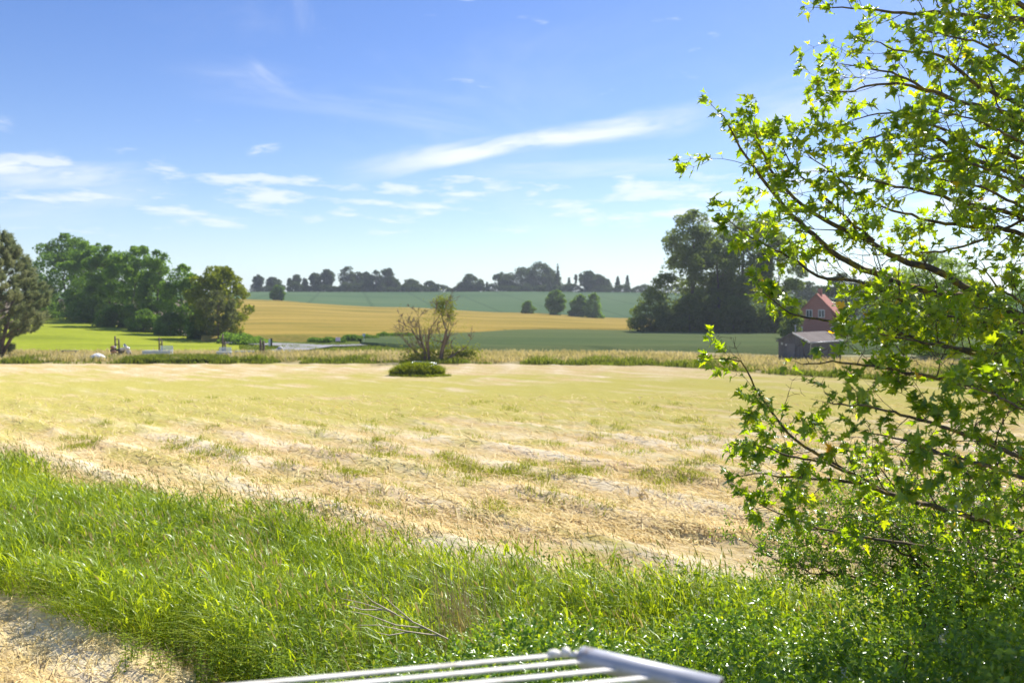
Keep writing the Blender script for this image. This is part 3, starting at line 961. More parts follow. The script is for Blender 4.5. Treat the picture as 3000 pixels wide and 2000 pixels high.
for i, (px, tp, wd, lb) in enumerate([
        (1427, 824, 16, 'tiny conifer spike on the skyline left of the open crowned tree'),
        (1634, 773, 30, 'ragged conifer on the right shoulder of the largest skyline clump'),
        (1667, 813, 24, 'small conifer left of the two thin skyline poplars'),
        (1810, 806, 24, 'left of the two pointed spruces beside the tall right group'),
        (1838, 806, 26, 'right of the two pointed spruces beside the tall right group')]):
    tree('skyline_spruce', lb, 'tree', px, 462, tp, wd * 1.15, CONE, M['far'], 700 + 20 * wd, 1.0, 140 + i, group='conifers on the far skyline', K=16, clump=0.3, fill=0.25, limbs=1, trunk_r=0.3, trunk_top=0.9)
for i, (px, tp, wd, lb) in enumerate([
        (1687, 800, 9, 'left of two thin poplar like trees on the skyline'),
        (1701, 793, 11, 'right and taller of two thin poplar like trees on the skyline')]):
    tree('skyline_poplar', lb, 'tree', px, 462, tp, wd * 1.2, [(0.35, 0.3), (0.55, 0.8), (0.75, 1.0), (0.92, 0.7), (1, 0.2)], M['far'], 420, 0.9, 150 + i, group='thin poplars on the far skyline', K=9, clump=0.6, limbs=1, trunk_r=0.28, trunk_top=0.95)


def hedgerow(name, label, px0, px1, depth, top_px, mat, n, leaf, seed, wdt=3.0, group=None, vary=0.75):
    g = np.random.default_rng(seed)
    x0, x1 = (px0 - 1500) / FPX * depth, (px1 - 1500) / FPX * depth
    xs = g.uniform(x0, x1, n)
    hh = top_px / FPX * depth
    zb = terrain(xs, np.full(n, depth))
    hloc = hh * (0.95 - 0.55 * vary + vary * vnoise(xs / (hh * 0.9), xs * 0, seed))
    a = g.uniform(0, np.pi, n)
    rr = g.uniform(0.5, 1.0, n) ** 0.5
    pts = np.stack([xs, depth + wdt * np.cos(a) * rr, zb + np.maximum(hloc * np.sin(a) * rr, 0.1)], -1)
    v, f = cards(pts, leaf * g.uniform(0.6, 1.3, n), g, up=0.3)
    o = np_obj(name, v, f, mat, None, g.uniform(0, 1, n))
    return tag(o, label, 'hedge', group)


gh = 'hedges along the far skyline'
hedgerow('hedgerow', 'dark hedge under the left skyline trees', 843, 995, 456, 27, M['far'], 3000, 1.1, 41, group=gh)
hedgerow('hedgerow', 'dark hedge under the middle skyline group', 990, 1185, 456, 27, M['far'], 3600, 1.1, 42, group=gh)
hedgerow('hedgerow', 'low dark hedge behind the crown of the bare tree on the skyline', 1180, 1420, 456, 22, M['far'], 3600, 1.1, 43, group=gh)
hedgerow('hedgerow', 'dark hedge under the largest skyline clump', 1415, 1650, 456, 23, M['far'], 3600, 1.1, 44, group=gh)
hedgerow('hedgerow', 'dark hedge under the sloping skyline trees and spruces', 1645, 1900, 456, 23, M['far'], 3600, 1.1, 45, group=gh)
hedgerow('hedgerow', 'dark hedge on the skyline behind the slim trees beside the wood', 735, 835, 456, 20, M['far'], 1500, 1.1, 46, group=gh)
hedgerow('hedgerow', 'distant hedge behind the red roof and the farm trees', 1890, 2700, 450, 22, M['far'], 8000, 1.1, 47, group=gh)
# dark ditch hedge at the near edge of the barley
for i, (p0, p1, d0, lb) in enumerate([(905, 1010, 119.5, 'low dark green verge hedge left of the pale sign'), (1005, 1110, 123.5, 'low dark green verge hedge right of the pale sign'),
                                      (1105, 1215, 129.5, 'low dark green verge hedge left of the bare tree')]):
    hedgerow('verge_hedge', lb, p0, p1, d0 - 1.5, 19 if i else 15, M['oak'], 2200, 0.42, 50 + i, wdt=1.2, vary=0.3, group='verge hedges along the barley')
hedgerow('verge_hedge', 'low green hedge beside the post pair left of the road', 690, 790, 112, 22, M['ash'], 2200, 0.40, 55, wdt=2.4, group='verge hedges along the barley')
hedgerow('verge_hedge', 'overgrown green bank below the end of the left wood', 655, 760, 117, 30, M['ash'], 2600, 0.42, 56, wdt=2.6, group='verge hedges along the barley')

# ---- lone bushes in the far fields
gb = 'bushes standing in the far crop'
tree('field_bush', 'lone dark bush below the skyline left of the far green field', 'bush', 812, 322, 836, 58, ROUND, M['oak'], 3600, 0.8, 81, group=gb, K=22, clump=0.24, limbs=3)
tree('field_bush', 'smallest of the bushes at the edge of the far green field', 'bush', 1547, 292, 881, 52, DOME, M['oak'], 3200, 0.7, 82, group=gb, K=18, clump=0.26, limbs=2)
tree('field_bush', 'tall dark bush in the middle of the far field bushes', 'bush', 1628, 290, 845, 76, ROUND, M['oak'], 4600, 0.75, 83, group=gb, K=26, clump=0.22, limbs=3)
tree('field_bush', 'left half of the paired round bushes in the far field', 'bush', 1695, 286, 860, 74, DOME, M['oak'], 4200, 0.72, 84, group=gb, K=24, clump=0.22, limbs=3)
tree('field_bush', 'rightmost lighter round bush in the far field', 'bush', 1740, 283, 858, 70, DOME, M['ash'], 4200, 0.72, 85, group=gb, K=24, clump=0.22, limbs=3)

# ---- pine at the left edge
def pine():
    g = np.random.default_rng(5)
    d = 80.0
    X = (-12 - 1500) / FPX * d
    t = thing('pine_tree', 'grey green pine at the left edge with several stems', 'tree', (X, d, 0))
    H = EYE + (HOR - 680) / FPX * d
    R = 4.7
    prof = [(0.17, 0.30), (0.21, 0.70), (0.28, 0.92), (0.38, 0.92), (0.52, 1.0), (0.60, 0.72), (0.72, 0.62), (0.85, 0.42), (0.95, 0.22), (1.0, 0.06)]
    ph, pr = np.array([p[0] for p in prof]), np.array([p[1] for p in prof])
    # stems
    stems = [[(0, 0, -0.2), (0.1, 0, 3), (-0.2, 0.1, 7), (0, 0, 12.2)], [(0.25, -0.1, -0.1), (1.0, -0.2, 2.6), (1.5, 0.1, 5.2), (1.9, 0.2, 8.2)],
             [(0.3, 0.2, 0.1), (1.3, 0.3, 2.0), (2.4, 0.2, 3.4), (3.3, 0.1, 5.2)], [(-0.3, 0, 0), (-1.1, 0.2, 3), (-1.6, 0.1, 7), (-1.5, 0, 10)]]
    rads = [[0.42, 0.34, 0.24, 0.05], [0.26, 0.2, 0.14, 0.05], [0.2, 0.15, 0.1, 0.04], [0.28, 0.22, 0.14, 0.05]]
    for s, r in zip(stems, rads):
        MB().tube(s, r, 8).build('stem', M['pinebark'], t, True)
    # tufts on upturned shoots
    K = 760
    hs = []
    while len(hs) < K:
        h = g.uniform(ph[0], 1)
        if g.uniform() < np.interp(h, ph, pr) + 0.1:
            hs.append(h)
    hs = np.array(hs)
    hs[:14] = g.uniform(0.05, 0.14, 14)
    rr = np.interp(hs, ph, pr) * R
    th = g.uniform(0, 2 * np.pi, K)
    rad = rr * np.sqrt(g.uniform(0.3, 1, K))
    C = np.stack([rad * np.cos(th), rad * np.sin(th), hs * H], -1)
    out = np.stack([np.cos(th) * 0.7, np.sin(th) * 0.7, np.full(K, 0.55) + 0.9 * (hs > 0.7)], -1)
    out = unit(out)
    n = 80
    idx = np.repeat(np.arange(K), n)
    s = g.uniform(-0.1, 0.85, K * n)
    dirs = unit(out[idx] * 0.9 + rand_dirs(K * n, g) * 0.85)
    pos = C[idx] + out[idx] * (s * 0.75)[:, None] + rand_dirs(K * n, g) * 0.16
    v, f = cards(pos + dirs * 0.12, np.full(K * n, 0.38), g, axis=dirs * 3, aspect=0.24)
    rn = np.clip(0.15 + 0.6 * g.uniform(size=K)[idx] + 0.3 * s, 0, 1)
    np_obj('crown', v, f, M['pine'], t, rn)
    mb = MB()
    for k in range(60):
        c = Vector(C[k * 7 % K])
        a = Vector((c.x * 0.12, c.y * 0.12, max(c.z - 1.4, 1.0)))
        mb.tube([a, a.lerp(c, 0.55) + Vector((0, 0, -0.2)), c], [0.07, 0.05, 0.02], 5, False)
    tag(mb.build('boughs', M['pinebark'], t, True), kind='stuff')


pine()


# ---- half dead tree in mid field
def branching(mb, p, dirv, ln, r, lvl, g, spread=0.6, tips=None, up=0.15, nchild=(2, 4), shrink=(0.55, 0.78), n=6):
    pts, rad = [Vector(p)], [r]
    d = Vector(dirv).normalized()
    segs = 3
    for k in range(segs):
        d = (d + Vector(g.normal(0, 0.16, 3)) + Vector((0, 0, up * 0.4))).normalized()
        pts.append(pts[-1] + d * ln / segs)
        rad.append(r * (1 - 0.5 * (k + 1) / segs))
    rad = [max(q, 0.017) for q in rad]
    mb.tube(pts, rad, n if lvl > 2 else 3, False)
    if lvl == 0:
        if tips is not None:
            tips.append((pts[-1], d, pts))
        return
    for c in range(int(g.integers(nchild[0], nchild[1] + 1))):
        k = int(g.integers(1, segs + 1))
        nd = (d + Vector(g.normal(0, spread, 3)) + Vector((0, 0, up))).normalized()
        branching(mb, pts[k], nd, ln * g.uniform(*shrink), rad[k] * 0.62, lvl - 1, g, spread, tips, up, nchild, shrink, n)


def bare_tree():
    g = np.random.default_rng(19)
    d = 74.0
    X = (1268 - 1500) / FPX * d
    t = thing('dying_tree', 'half bare tree with dead branches and a tuft of yellow green shoots', 'tree', (X, d, 0))
    u = d / FPX
    stems = [((-22, 0), (-30, 60), 3.2, 0.27), ((-10, 0), (-4, 70), 3.3, 0.20), ((22, 0), (30, 62), 3.2, 0.34), ((14, 0), (46, 48), 2.8, 0.20), ((26, 4), (100, 30), 1.9, 0.18), ((-24, 6), (-80, 60), 2.1, 0.17), ((-20, 30), (-70, 110), 2.7, 0.16), ((20, 30), (70, 110), 2.4, 0.15)]
    for (sx, sz), (dx, dz), ln, r in stems:
        mb = MB()
        branching(mb, (sx * u, g.uniform(-0.3, 0.3), sz * u - 0.1), (dx - sx, g.normal(0, 9), dz), ln, r * 0.72, 5, g, 0.55, None, 0.16, (2, 3), (0.5, 0.74), 6)
        mb.build('stem', M['oldpost'], t, True)
    # shoots with leaves
    def cluster(cx, cz, rx, rz, n, sz):
        p = g.normal(size=(n, 3)) * np.array([rx, 0.5, rz]) * u * 0.5 * np.array([1, 1 / u * 0.6, 1]) + np.array([cx * u, 0, cz * u])
        return p, np.full(n, sz)
    P_, S_ = [], []
    for a in [(30, 178, 26, 22, 520, 0.16), (24, 158, 22, 26, 380, 0.16), (55, 150, 16, 30, 300, 0.16), (14, 122, 50, 50, 330, 0.11), (-20, 112, 80, 50, 260, 0.09), (30, 85, 90, 60, 420, 0.11), (-50, 80, 70, 60, 520, 0.11), (0, 90, 110, 90, 900, 0.10),
              (-5, 24, 80, 34, 1100, 0.19), (62, 26, 70, 28, 900, 0.19), (100, 28, 34, 18, 450, 0.2), (-50, 16, 46, 18, 350, 0.2), (0, 60, 50, 50, 120, 0.14)]:
        p, s = cluster(*a)
        P_.append(p)
        S_.append(s)
    p, s = np.concatenate(P_), np.concatenate(S_)
    p[:, 2] = np.abs(p[:, 2])
    v, f = cards(p, s * g.uniform(0.7, 1.3, len(s)), g, up=0.4)
    np_obj('crown', v, f, M['lime'], t, g.uniform(0.3, 1, len(p)))


bare_tree()


# ---- strip of tall dry grass along the far side of the hay field, and clumps along its edge
def strip(name, label, near, far, u0, u1, n, hgt, wd, mat, seed, lo=0.0, clumpy=0.0, kindlabel='grass'):
    g = np.random.default_rng(seed)
    u = g.uniform(u0, u1, n)
    t = g.uniform(0, 1, n)
    Yn, Yf = near(u), far(u)
    Y = Yn + (Yf - Yn) * t
    X = u * Y
    nz = fbm(X * 0.35, Y * 0.35, seed, 3)
    keep = nz > lo
    X, Y, nz, t = X[keep], Y[keep], nz[keep], t[keep]
    n = len(X)
    h = hgt * (0.55 + 0.45 * g.uniform(size=n)) * (1 - clumpy + clumpy * sst(nz, lo, lo + 0.3))
    base = np.stack([X, Y, terrain(X, Y) + 0.02], -1)
    v, f = blades(base, h, wd * g.uniform(0.6, 1.4, n), g.uniform(0, 2 * np.pi, n), g.uniform(0.1, 0.7, n), g, 2)
    rn = np.repeat(np.clip(nz * 0.9 + g.normal(0, 0.22, n), 0, 1), 2)
    o = np_obj(name, v, f, mat, None, rn)
    return tag(o, label, kindlabel, kind='stuff')


strip('dry_grass', 'pale dry tall grass beyond the mown hay', lambda u: c_hay_far(u) + 1.5, lambda u: np.minimum(c_strip_far(u), c_hay_far(u) + 17), -0.66, 0.62, 24000, 0.75, 0.13, M['drystrip'], 301, lo=0.25)
strip('verge_grass', 'green rank grass along the far edge of the hay field', lambda u: c_hay_far(u) - 0.4, lambda u: c_hay_far(u) + 4.5, -0.66, 0.62, 26000, 0.95, 0.095, M['greenstrip'], 302, lo=0.42, clumpy=0.7)
strip('verge_grass', 'dark green grass clumps before the motorcycle and benches', lambda u: c_hay_far(u) + 0.3, lambda u: c_hay_far(u) + 4.2, (360 - 1500) / FPX, (760 - 1500) / FPX, 20000, 0.9, 0.085, M['greenstrip'], 303, lo=0.36, clumpy=0.5)
strip('verge_grass', 'mixed green grass before the road', lambda u: c_strip_far(u) - 6, lambda u: c_gold_near(u) - 14, (700 - 1500) / FPX, (1330 - 1500) / FPX, 12000, 0.5, 0.10, M['greenstrip'], 304, lo=0.40, clumpy=0.5)

# ---- overgrown mound with a steel frame sticking out
md = gy(1103)
mx = (1217 - 1500) / FPX * md
g = np.random.default_rng(77)
n = 9000
a = g.uniform(0, 2 * np.pi, n)
r = np.sqrt(g.uniform(0, 1, n))
bx_, by_ = 2.05 * r * np.cos(a) * 1.0, 1.1 * r * np.sin(a)
hh = 0.60 * np.clip(1 - r ** 2, 0, 1) ** 0.8 * (1 + 0.25 * r * np.cos(a)) + 0.03
skirtm = g.uniform(size=n) < 0.22
bx_ = np.where(skirtm, bx_ * 1.12 + 0.35, bx_)
by_ = np.where(skirtm, by_ * 0.7 - 0.9, by_)
hh = np.where(skirtm, 0.02, hh * (0.6 + 0.75 * vnoise(bx_ * 1.7, by_ * 1.7, 3)))
base = np.stack([mx + bx_, md + 1.2 + by_, hh * 0.8], -1)
v, f = blades(base, np.where(skirtm, 0.18, 0.46) * g.uniform(0.4, 1.5, n), np.full(n, 0.07), g.uniform(0, 2 * np.pi, n), g.uniform(0.2, 1.0, n), g, 2)
o = np_obj('mound_grass', v, f, M['moundgrass'], None, np.repeat(np.clip(g.normal(0.5, 0.25, n), 0, 1), 2))
tag(o, 'bright green grass covering the low mound in the hay field', 'grass', kind='stuff')
mb = MB()
nu_, nv_ = 26, 9
vs, fs = [], []
for i in range(nv_):
    rr = 1 - i / (nv_ - 1)
    for j in range(nu_):
        th = 2 * math.pi * j / nu_
        vs.append((mx + 1.95 * rr * math.cos(th), md + 1.2 + 1.05 * rr * math.sin(th), 0.48 * max(1 - rr * rr, 0) ** 0.8 - 0.06 + 0.05 * math.sin(5 * th + i)))
for i in range(nv_ - 1):
    for j in range(nu_):
        k = (j + 1) % nu_
        fs.append((i * nu_ + j, i * nu_ + k, (i + 1) * nu_ + k, (i + 1) * nu_ + j))
mb.add(vs, fs)
tag(mb.build('mound', M['soil'], None, True), kind='structure')
ft = thing('steel_frame', 'galvanised steel frame sticking out of the grassy mound', 'frame', (mx, md + 1.2, 0))
u_ = md / FPX
def FP(px, py, dy):
    d = md + 1.2 + dy
    q = P(px, py, d)
    return Vector((q.x - mx, dy, q.z))
a_, b_, c_, d_ = FP(1216, 1058, 0.5), FP(1279, 1064, 0.0), FP(1238, 1083, -0.9), FP(1205, 1063, -0.2)
MB().tube([a_, b_], 0.035, 8).build('top_rail', M['galv'], ft, True)
MB().tube([b_, c_, c_ + Vector((-0.1, 0, -0.5))], 0.03, 8).build('side_rail', M['galv'], ft, True)
MB().tube([a_, d_, d_ + Vector((-0.05, -0.1, -0.6))], 0.03, 8).build('side_rail', M['galv'], ft, True)
MB().tube([a_.lerp(b_, 0.5), a_.lerp(b_, 0.5) + Vector((0, 0.1, -0.9))], 0.03, 8).build('leg', M['galv'], ft, True)
MB().tube([b_ + Vector((-0.02, 0, 0)), b_ + Vector((-0.05, 0.1, -1.0))], 0.03, 8).build('leg', M['galv'], ft, True)

# ------------------------------------------------------------------ foreground: straw, tall grass
g = np.random.default_rng(401)


def scatter_straw(name, label, n, y0, y1, seed, lmin, lmax, wd):
    g = np.random.default_rng(seed)
    Y = 1.0 / (1.0 / y0 + (1.0 / y1 - 1.0 / y0) * g.uniform(size=n))
    X = g.uniform(-0.72, 0.72, n) * Y
    Z = hay_height(X, Y)
    ang = math.atan2(ROW[1], ROW[0]) + g.normal(0, 0.75, n)
    ln = g.uniform(lmin, lmax, n)
    tilt = g.normal(0.12, 0.22, n)
    ax = np.stack([np.cos(ang) * np.cos(tilt), np.sin(ang) * np.cos(tilt), np.sin(tilt)], -1)
    nz = np.stack([g.normal(0, 0.5, n), g.normal(0, 0.5, n), np.ones(n)], -1)
    sd = unit(np.cross(ax, nz))
    p = np.stack([X, Y, Z + 0.015 + np.abs(np.sin(tilt)) * ln * 0.3], -1)
    W = (wd * g.uniform(0.6, 1.4, n))[:, None] * 0.5
    L = ln[:, None]
    bow = np.array([0, 0, 1.0]) * (ln * g.uniform(0.0, 0.15, n))[:, None]
    v = np.stack([p - ax * L * 0.5 - sd * W, p - ax * L * 0.5 + sd * W, p + bow + sd * W, p + bow - sd * W, p + ax * L * 0.5 + sd * W * 0.3, p + ax * L * 0.5 - sd * W * 0.3], 1)
    q = np.array([[0, 1, 2, 3], [3, 2, 4, 5]])
    f = (np.arange(n)[:, None, None] * 6 + q[None]).reshape(-1, 4)
    rn = np.repeat(np.clip(0.25 + 0.5 * fbm(X * 0.8, Y * 0.8, 9, 3) + g.normal(0, 0.25, n), 0, 1), 2)
    return tag(np_obj(name, v.reshape(-1, 3), f, M['straw'], None, rn), label, 'straw', kind='stuff')


scatter_straw('loose_straw', 'loose cut straw lying on the near hay field', 34000, 6.0, 19.0, 402, 0.12, 0.38, 0.012)
scatter_straw('loose_straw', 'loose cut straw lying further out on the hay field', 26000, 17.0, 46.0, 403, 0.22, 0.60, 0.024)

# polygon of the uncut tall grass: back edge and front edge
BX = np.array([-26, -15.8, -10.9, -8.2, -5.2, -2.7, -0.62, 1.17, 2.8, 4.3, 8, 12])
BY = np.array([31, 24.5, 20.3, 19.1, 17.3, 15.9, 14.4, 13.6, 13.0, 12.5, 11.8, 11.5])
FX = np.array([-26, -14, -8.6, -7.5, -6.3, -5.3, -4.3, -3.3, -2.4, 0, 12])
FY = np.array([21, 15.5, 13.3, 12.9, 12.3, 11.7, 11.0, 10.0, 8.9, 8.5, 8.3])


def grass_xy(n, g, x0=-20, x1=9, pw=1.0):
    X = g.uniform(x0, x1, int(n * 1.0))
    t = g.uniform(size=len(X)) ** pw
    yb = np.interp(X, BX, BY) + 1.1 * (vnoise(X * 0.9, X * 0 + 3, 8) - 0.5) + 0.5 * (vnoise(X * 2.9, X * 0 + 3, 8) - 0.5)
    yf = np.interp(X, FX, FY) + 0.9 * (vnoise(X * 1.3, X * 0 + 9, 8) - 0.5)
    return X, yf + (yb - yf) * t, t, yb - yf


def canopy(X, Y):
    return 0.62 + 0.75 * (fbm(X * 0.5, Y * 0.5, 61, 3) - 0.22) + 0.30 * (vnoise(X * 1.9, Y * 1.9, 62) - 0.4)


n = 64000
X, Y, t, dep = grass_xy(n, g)
hh = canopy(X, Y) * g.uniform(0.65, 1.15, n)
edge = np.minimum(t * dep, (1 - t) * dep)
hh *= 0.6 + 0.4 * sst(edge, 0.0, 0.8)
base = np.stack([X, Y, np.zeros(n) + 0.0], -1)
lean = np.pi + g.normal(0, 1.3, n) + 5.0 * (fbm(X * 0.6, Y * 0.6, 71, 2) - 0.5)
v, f = blades(base, hh * 1.15, g.uniform(0.010, 0.030, n), lean, g.uniform(0.10, 1.25, n), g, 3)
patch = fbm(X * 0.7, Y * 0.7, 81, 3)
rn = np.repeat(np.clip(-0.15 + 1.2 * patch + g.normal(0, 0.18, n), 0, 0.95), 3)
rn[np.repeat(g.uniform(size=n) < 0.05, 3)] = 1.0
tag(np_obj('tall_grass', v, f, M['grass'], None, rn), 'bright green uncut tall grass across the foreground', 'grass', kind='stuff')
# broad blades of the upper canopy, arching over
n = 20000
X, Y, t, dep = grass_xy(n, g)
hz = canopy(X, Y)
base = np.stack([X, Y, hz * g.uniform(0.45, 0.85, n)], -1)
v, f = blades(base, g.uniform(0.18, 0.46, n), g.uniform(0.018, 0.038, n), np.pi + g.normal(0, 1.5, n), g.uniform(0.6, 1.6, n), g, 3)
rn = np.repeat(np.clip(0.2 + 0.7 * fbm(X * 0.7, Y * 0.7, 81, 3) + g.normal(0, 0.15, n), 0, 0.95), 3)
tag(np_obj('arching_grass', v, f, M['grass'], None, rn), 'broad arching blades on top of the tall grass', 'grass', kind='stuff')
# herb leaves among the grass
n = 46000
X, Y, t, dep = grass_xy(n, g)
sel = fbm(X * 0.5, Y * 0.5, 91, 3) > 0.46
X, Y = X[sel], Y[sel]
n = len(X)
hz = canopy(X, Y)
pos = np.stack([X, Y, hz * g.uniform(0.25, 1.02, n)], -1)
ax = rand_dirs(n, g)
ax[:, 2] = ax[:, 2] * 0.5 - 0.1
v, f = folded(pos, unit(ax), unit(rand_dirs(n, g) + np.array([0, 0, 1.6])), g.uniform(0.06, 0.14, n), g.uniform(0.024, 0.05, n))
tag(np_obj('wild_herbs', v, f, M['herb'], None, np.repeat(g.uniform(0, 1, n), 4)), 'small leafy weeds mixed into the tall grass', 'weeds', kind='stuff')


n = 9000
X = g.uniform(-14, -2.6, n)
Y = np.interp(X, FX, FY) + np.abs(g.normal(0, 0.55, n)) + 0.1
cl = fbm(X * 1.3, Y * 1.3, 97, 2) > 0.47
X, Y = X[cl], Y[cl]
n = len(X)
pos = np.stack([X, Y, g.uniform(0.03, 0.55, n)], -1)
ax = rand_dirs(n, g)
ax[:, 2] = ax[:, 2] * 0.4
v, f = folded(pos, unit(ax), unit(rand_dirs(n, g) * 0.6 + np.array([0, -0.3, 1.0])), g.uniform(0.07, 0.16, n), g.uniform(0.03, 0.07, n))
tag(np_obj('broadleaf_weeds', v, f, M['herb'], None, np.repeat(g.uniform(0, 1, n), 4)), 'broad leaved weeds along the cut path', 'weeds', kind='stuff')


# flowering grass stems with seed heads
def seed_stems(name, label, X, Y, h, g, head=(0.09, 0.16), hw=(0.012, 0.022), mat='seed', droop=0.35, stem=0.0065):
    n = len(X)
    lean = np.pi * 0.95 + g.normal(0, 0.7, n)
    bend = g.uniform(0.05, droop, n)
    base = np.stack([X, Y, np.zeros(n)], -1)
    v1, f1 = blades(base, h, np.full(n, stem), lean, bend, g, 3)
    ld = np.stack([np.cos(lean), np.sin(lean), np.zeros(n)], -1)
    tip = base + ld * (h * bend)[:, None] + np.array([0, 0, 1.0]) * (h * (1 - 0.38 * bend))[:, None]
    ax = unit(ld * (bend * 1.8 + 0.1)[:, None] + np.array([0, 0, 0.8]))
    L = g.uniform(*head, n)[:, None]
    W = g.uniform(*hw, n)[:, None]
    vs, fs = [v1], [f1]
    off = len(v1)
    for k in range(2):
        sd = unit(np.cross(ax, rand_dirs(n, g)))
        a = tip - ax * L * 0.4
        q = np.stack([a, a + ax * L * 0.4 + sd * W * 0.5, a + ax * L, a + ax * L * 0.4 - sd * W * 0.5], 1).reshape(-1, 3)
        vs.append(q)
        fs.append(np.arange(4 * n).reshape(n, 4) + off)
        off += 4 * n
    r1 = g.uniform(0, 1, n)
    rn = np.concatenate([np.repeat(r1 * 0.5, 3), r1, r1])
    return tag(np_obj(name, np.concatenate(vs), np.concatenate(fs), M[mat], None, rn), label, 'grass', kind='stuff')


n = 1500
X = g.uniform(-20, 6, n)
Y = np.interp(X, BX, BY) - g.uniform(0.0, 1.6, n)
seed_stems('seed_grass', 'thin flowering grass stems along the back edge of the tall grass', X, Y, g.uniform(0.95, 1.5, n) * 0.95, g, mat='greenstrip', hw=(0.012, 0.02))
n = 3200
X, Y, t, dep = grass_xy(n, g, pw=0.8)
pk = fbm(X * 0.35, Y * 0.35, 131, 3) > 0.45
seed_stems('seed_grass', 'tan feathery seed heads spread over the tall grass', X[pk], Y[pk], canopy(X[pk], Y[pk]) * g.uniform(1.0, 1.35, pk.sum()), g, head=(0.10, 0.20), hw=(0.014, 0.034))
# bundle of last year's dry stalks
n = 260
X = np.where(np.arange(n) < 180, -0.66 + g.normal(0, 0.20, n), -1.3 + g.normal(0, 0.9, n))
Y = np.where(np.arange(n) < 180, 10.6 + g.normal(0, 0.30, n), 11.2 + g.normal(0, 0.9, n))
seed_stems('dry_stalks', 'bundle of dry tan stalks standing in the tall grass', X, Y, g.uniform(1.0, 1.62, n), g, head=(0.05, 0.12), hw=(0.006, 0.012), mat='drystalk', droop=0.22, stem=0.013)

# tufts of fresh grass coming up in the hay
n = 240
tx = g.uniform(-0.62, 0.42, n)
ty = 1.0 / (1 / 19.0 + (1 / 45.0 - 1 / 19.0) * g.uniform(size=n))
tx = tx * ty
sel = fbm(tx * 0.25, ty * 0.25, 55, 3) > 0.47
for px, py in [(1360, 1365), (1300, 1340), (1560, 1395), (1680, 1400), (1440, 1390), (1900, 1400), (1700, 1385), (1020, 1400), (1060, 1395), (660, 1340), (210, 1290), (250, 1310), (610, 1330), (1500, 1385), (1350, 1390), (2000, 1390), (2050, 1410), (1130, 1335), (1180, 1345), (550, 1310)]:
    d = gy(py)
    for k in range(5):
        tx = np.append(tx, (px - 1500) / FPX * d + g.normal(0, 0.35))
        ty = np.append(ty, d + g.normal(0, 0.3))
        sel = np.append(sel, True)
tx, ty = tx[sel], ty[sel]
m = 46
X = np.repeat(tx, m) + g.normal(0, 0.22, len(tx) * m)
Y = np.repeat(ty, m) + g.normal(0, 0.22, len(tx) * m)
n = len(X)
base = np.stack([X, Y, hay_height(X, Y)], -1)
v, f = blades(base, g.uniform(0.10, 0.28, n), np.full(n, 0.022), g.uniform(0, 6.28, n), g.uniform(0.2, 1.0, n), g, 2)
tag(np_obj('grass_tufts', v, f, M['regrowth'], None, np.repeat(g.uniform(0, 1, n), 2)), 'fresh yellow green grass tufts in the mown hay', 'grass', kind='stuff')

# ------------------------------------------------------------------ maple
def maple_outline():
    half = [(0.0, 0.02), (0.12, 0.0), (0.40, -0.08), (0.28, 0.12), (0.44, 0.20), (0.66, 0.46), (0.40, 0.42), (0.23, 0.42), (0.34, 0.62), (0.17, 0.66), (0.10, 0.80), (0.0, 1.04)]
    rt = [(x, y) for x, y in half]
    lt = [(-x, y) for x, y in reversed(half[1:-1])]
    return np.array(rt + lt)


MO = maple_outline()
MC = np.array([0.0, 0.36])
mo_f = np.array([[len(MO), i, (i + 1) % len(MO)] for i in range(len(MO))])


def maple_local(curl, cup, wave, g):
    """local leaf: x across, y along, z up"""
    pts = np.vstack([MO, MC])
    z = cup * np.abs(pts[:, 0]) ** 1.2 - curl * pts[:, 1] ** 2 + wave * g.normal(0, 1, len(pts)) * 0.05
    z[-1] -= 0.01
    return np.column_stack([pts, z])


gm = np.random.default_rng(1234)
LV = [maple_local(c, k, 1.0, gm) for c, k in [(0.35, 0.45), (0.7, 0.2), (0.1, 0.75), (0.45, -0.35), (1.0, 0.4), (-0.25, 0.55), (0.6, 1.1), (0.2, 0.05)]]
leaf_meshes = []
for i, lv in enumerate(LV):
    for j in range(2):
        me = np_mesh('leaf', lv, mo_f, np.full(len(mo_f), [0.25, 0.62][j] + 0.03 * i))
        me.materials.append(M['maple'])
        leaf_meshes.append(me)

TRX, TRY = 6.9, 8.6
maple = thing('maple_tree', 'maple with yellow green backlit leaves filling the right side', 'tree', (TRX, TRY, 0))


def L3(pts, d0, d1):
    """bough from the outermost tip (depth d0) back to the trunk (depth d1)"""
    out = []
    n = len(pts)
    ln = np.cumsum([0] + [math.hypot(pts[i + 1][0] - pts[i][0], pts[i + 1][1] - pts[i][1]) for i in range(n - 1)])
    for (px, py), s in zip(pts, ln / ln[-1]):
        out.append(P(px, py, d0 + (d1 - d0) * s))
    return out


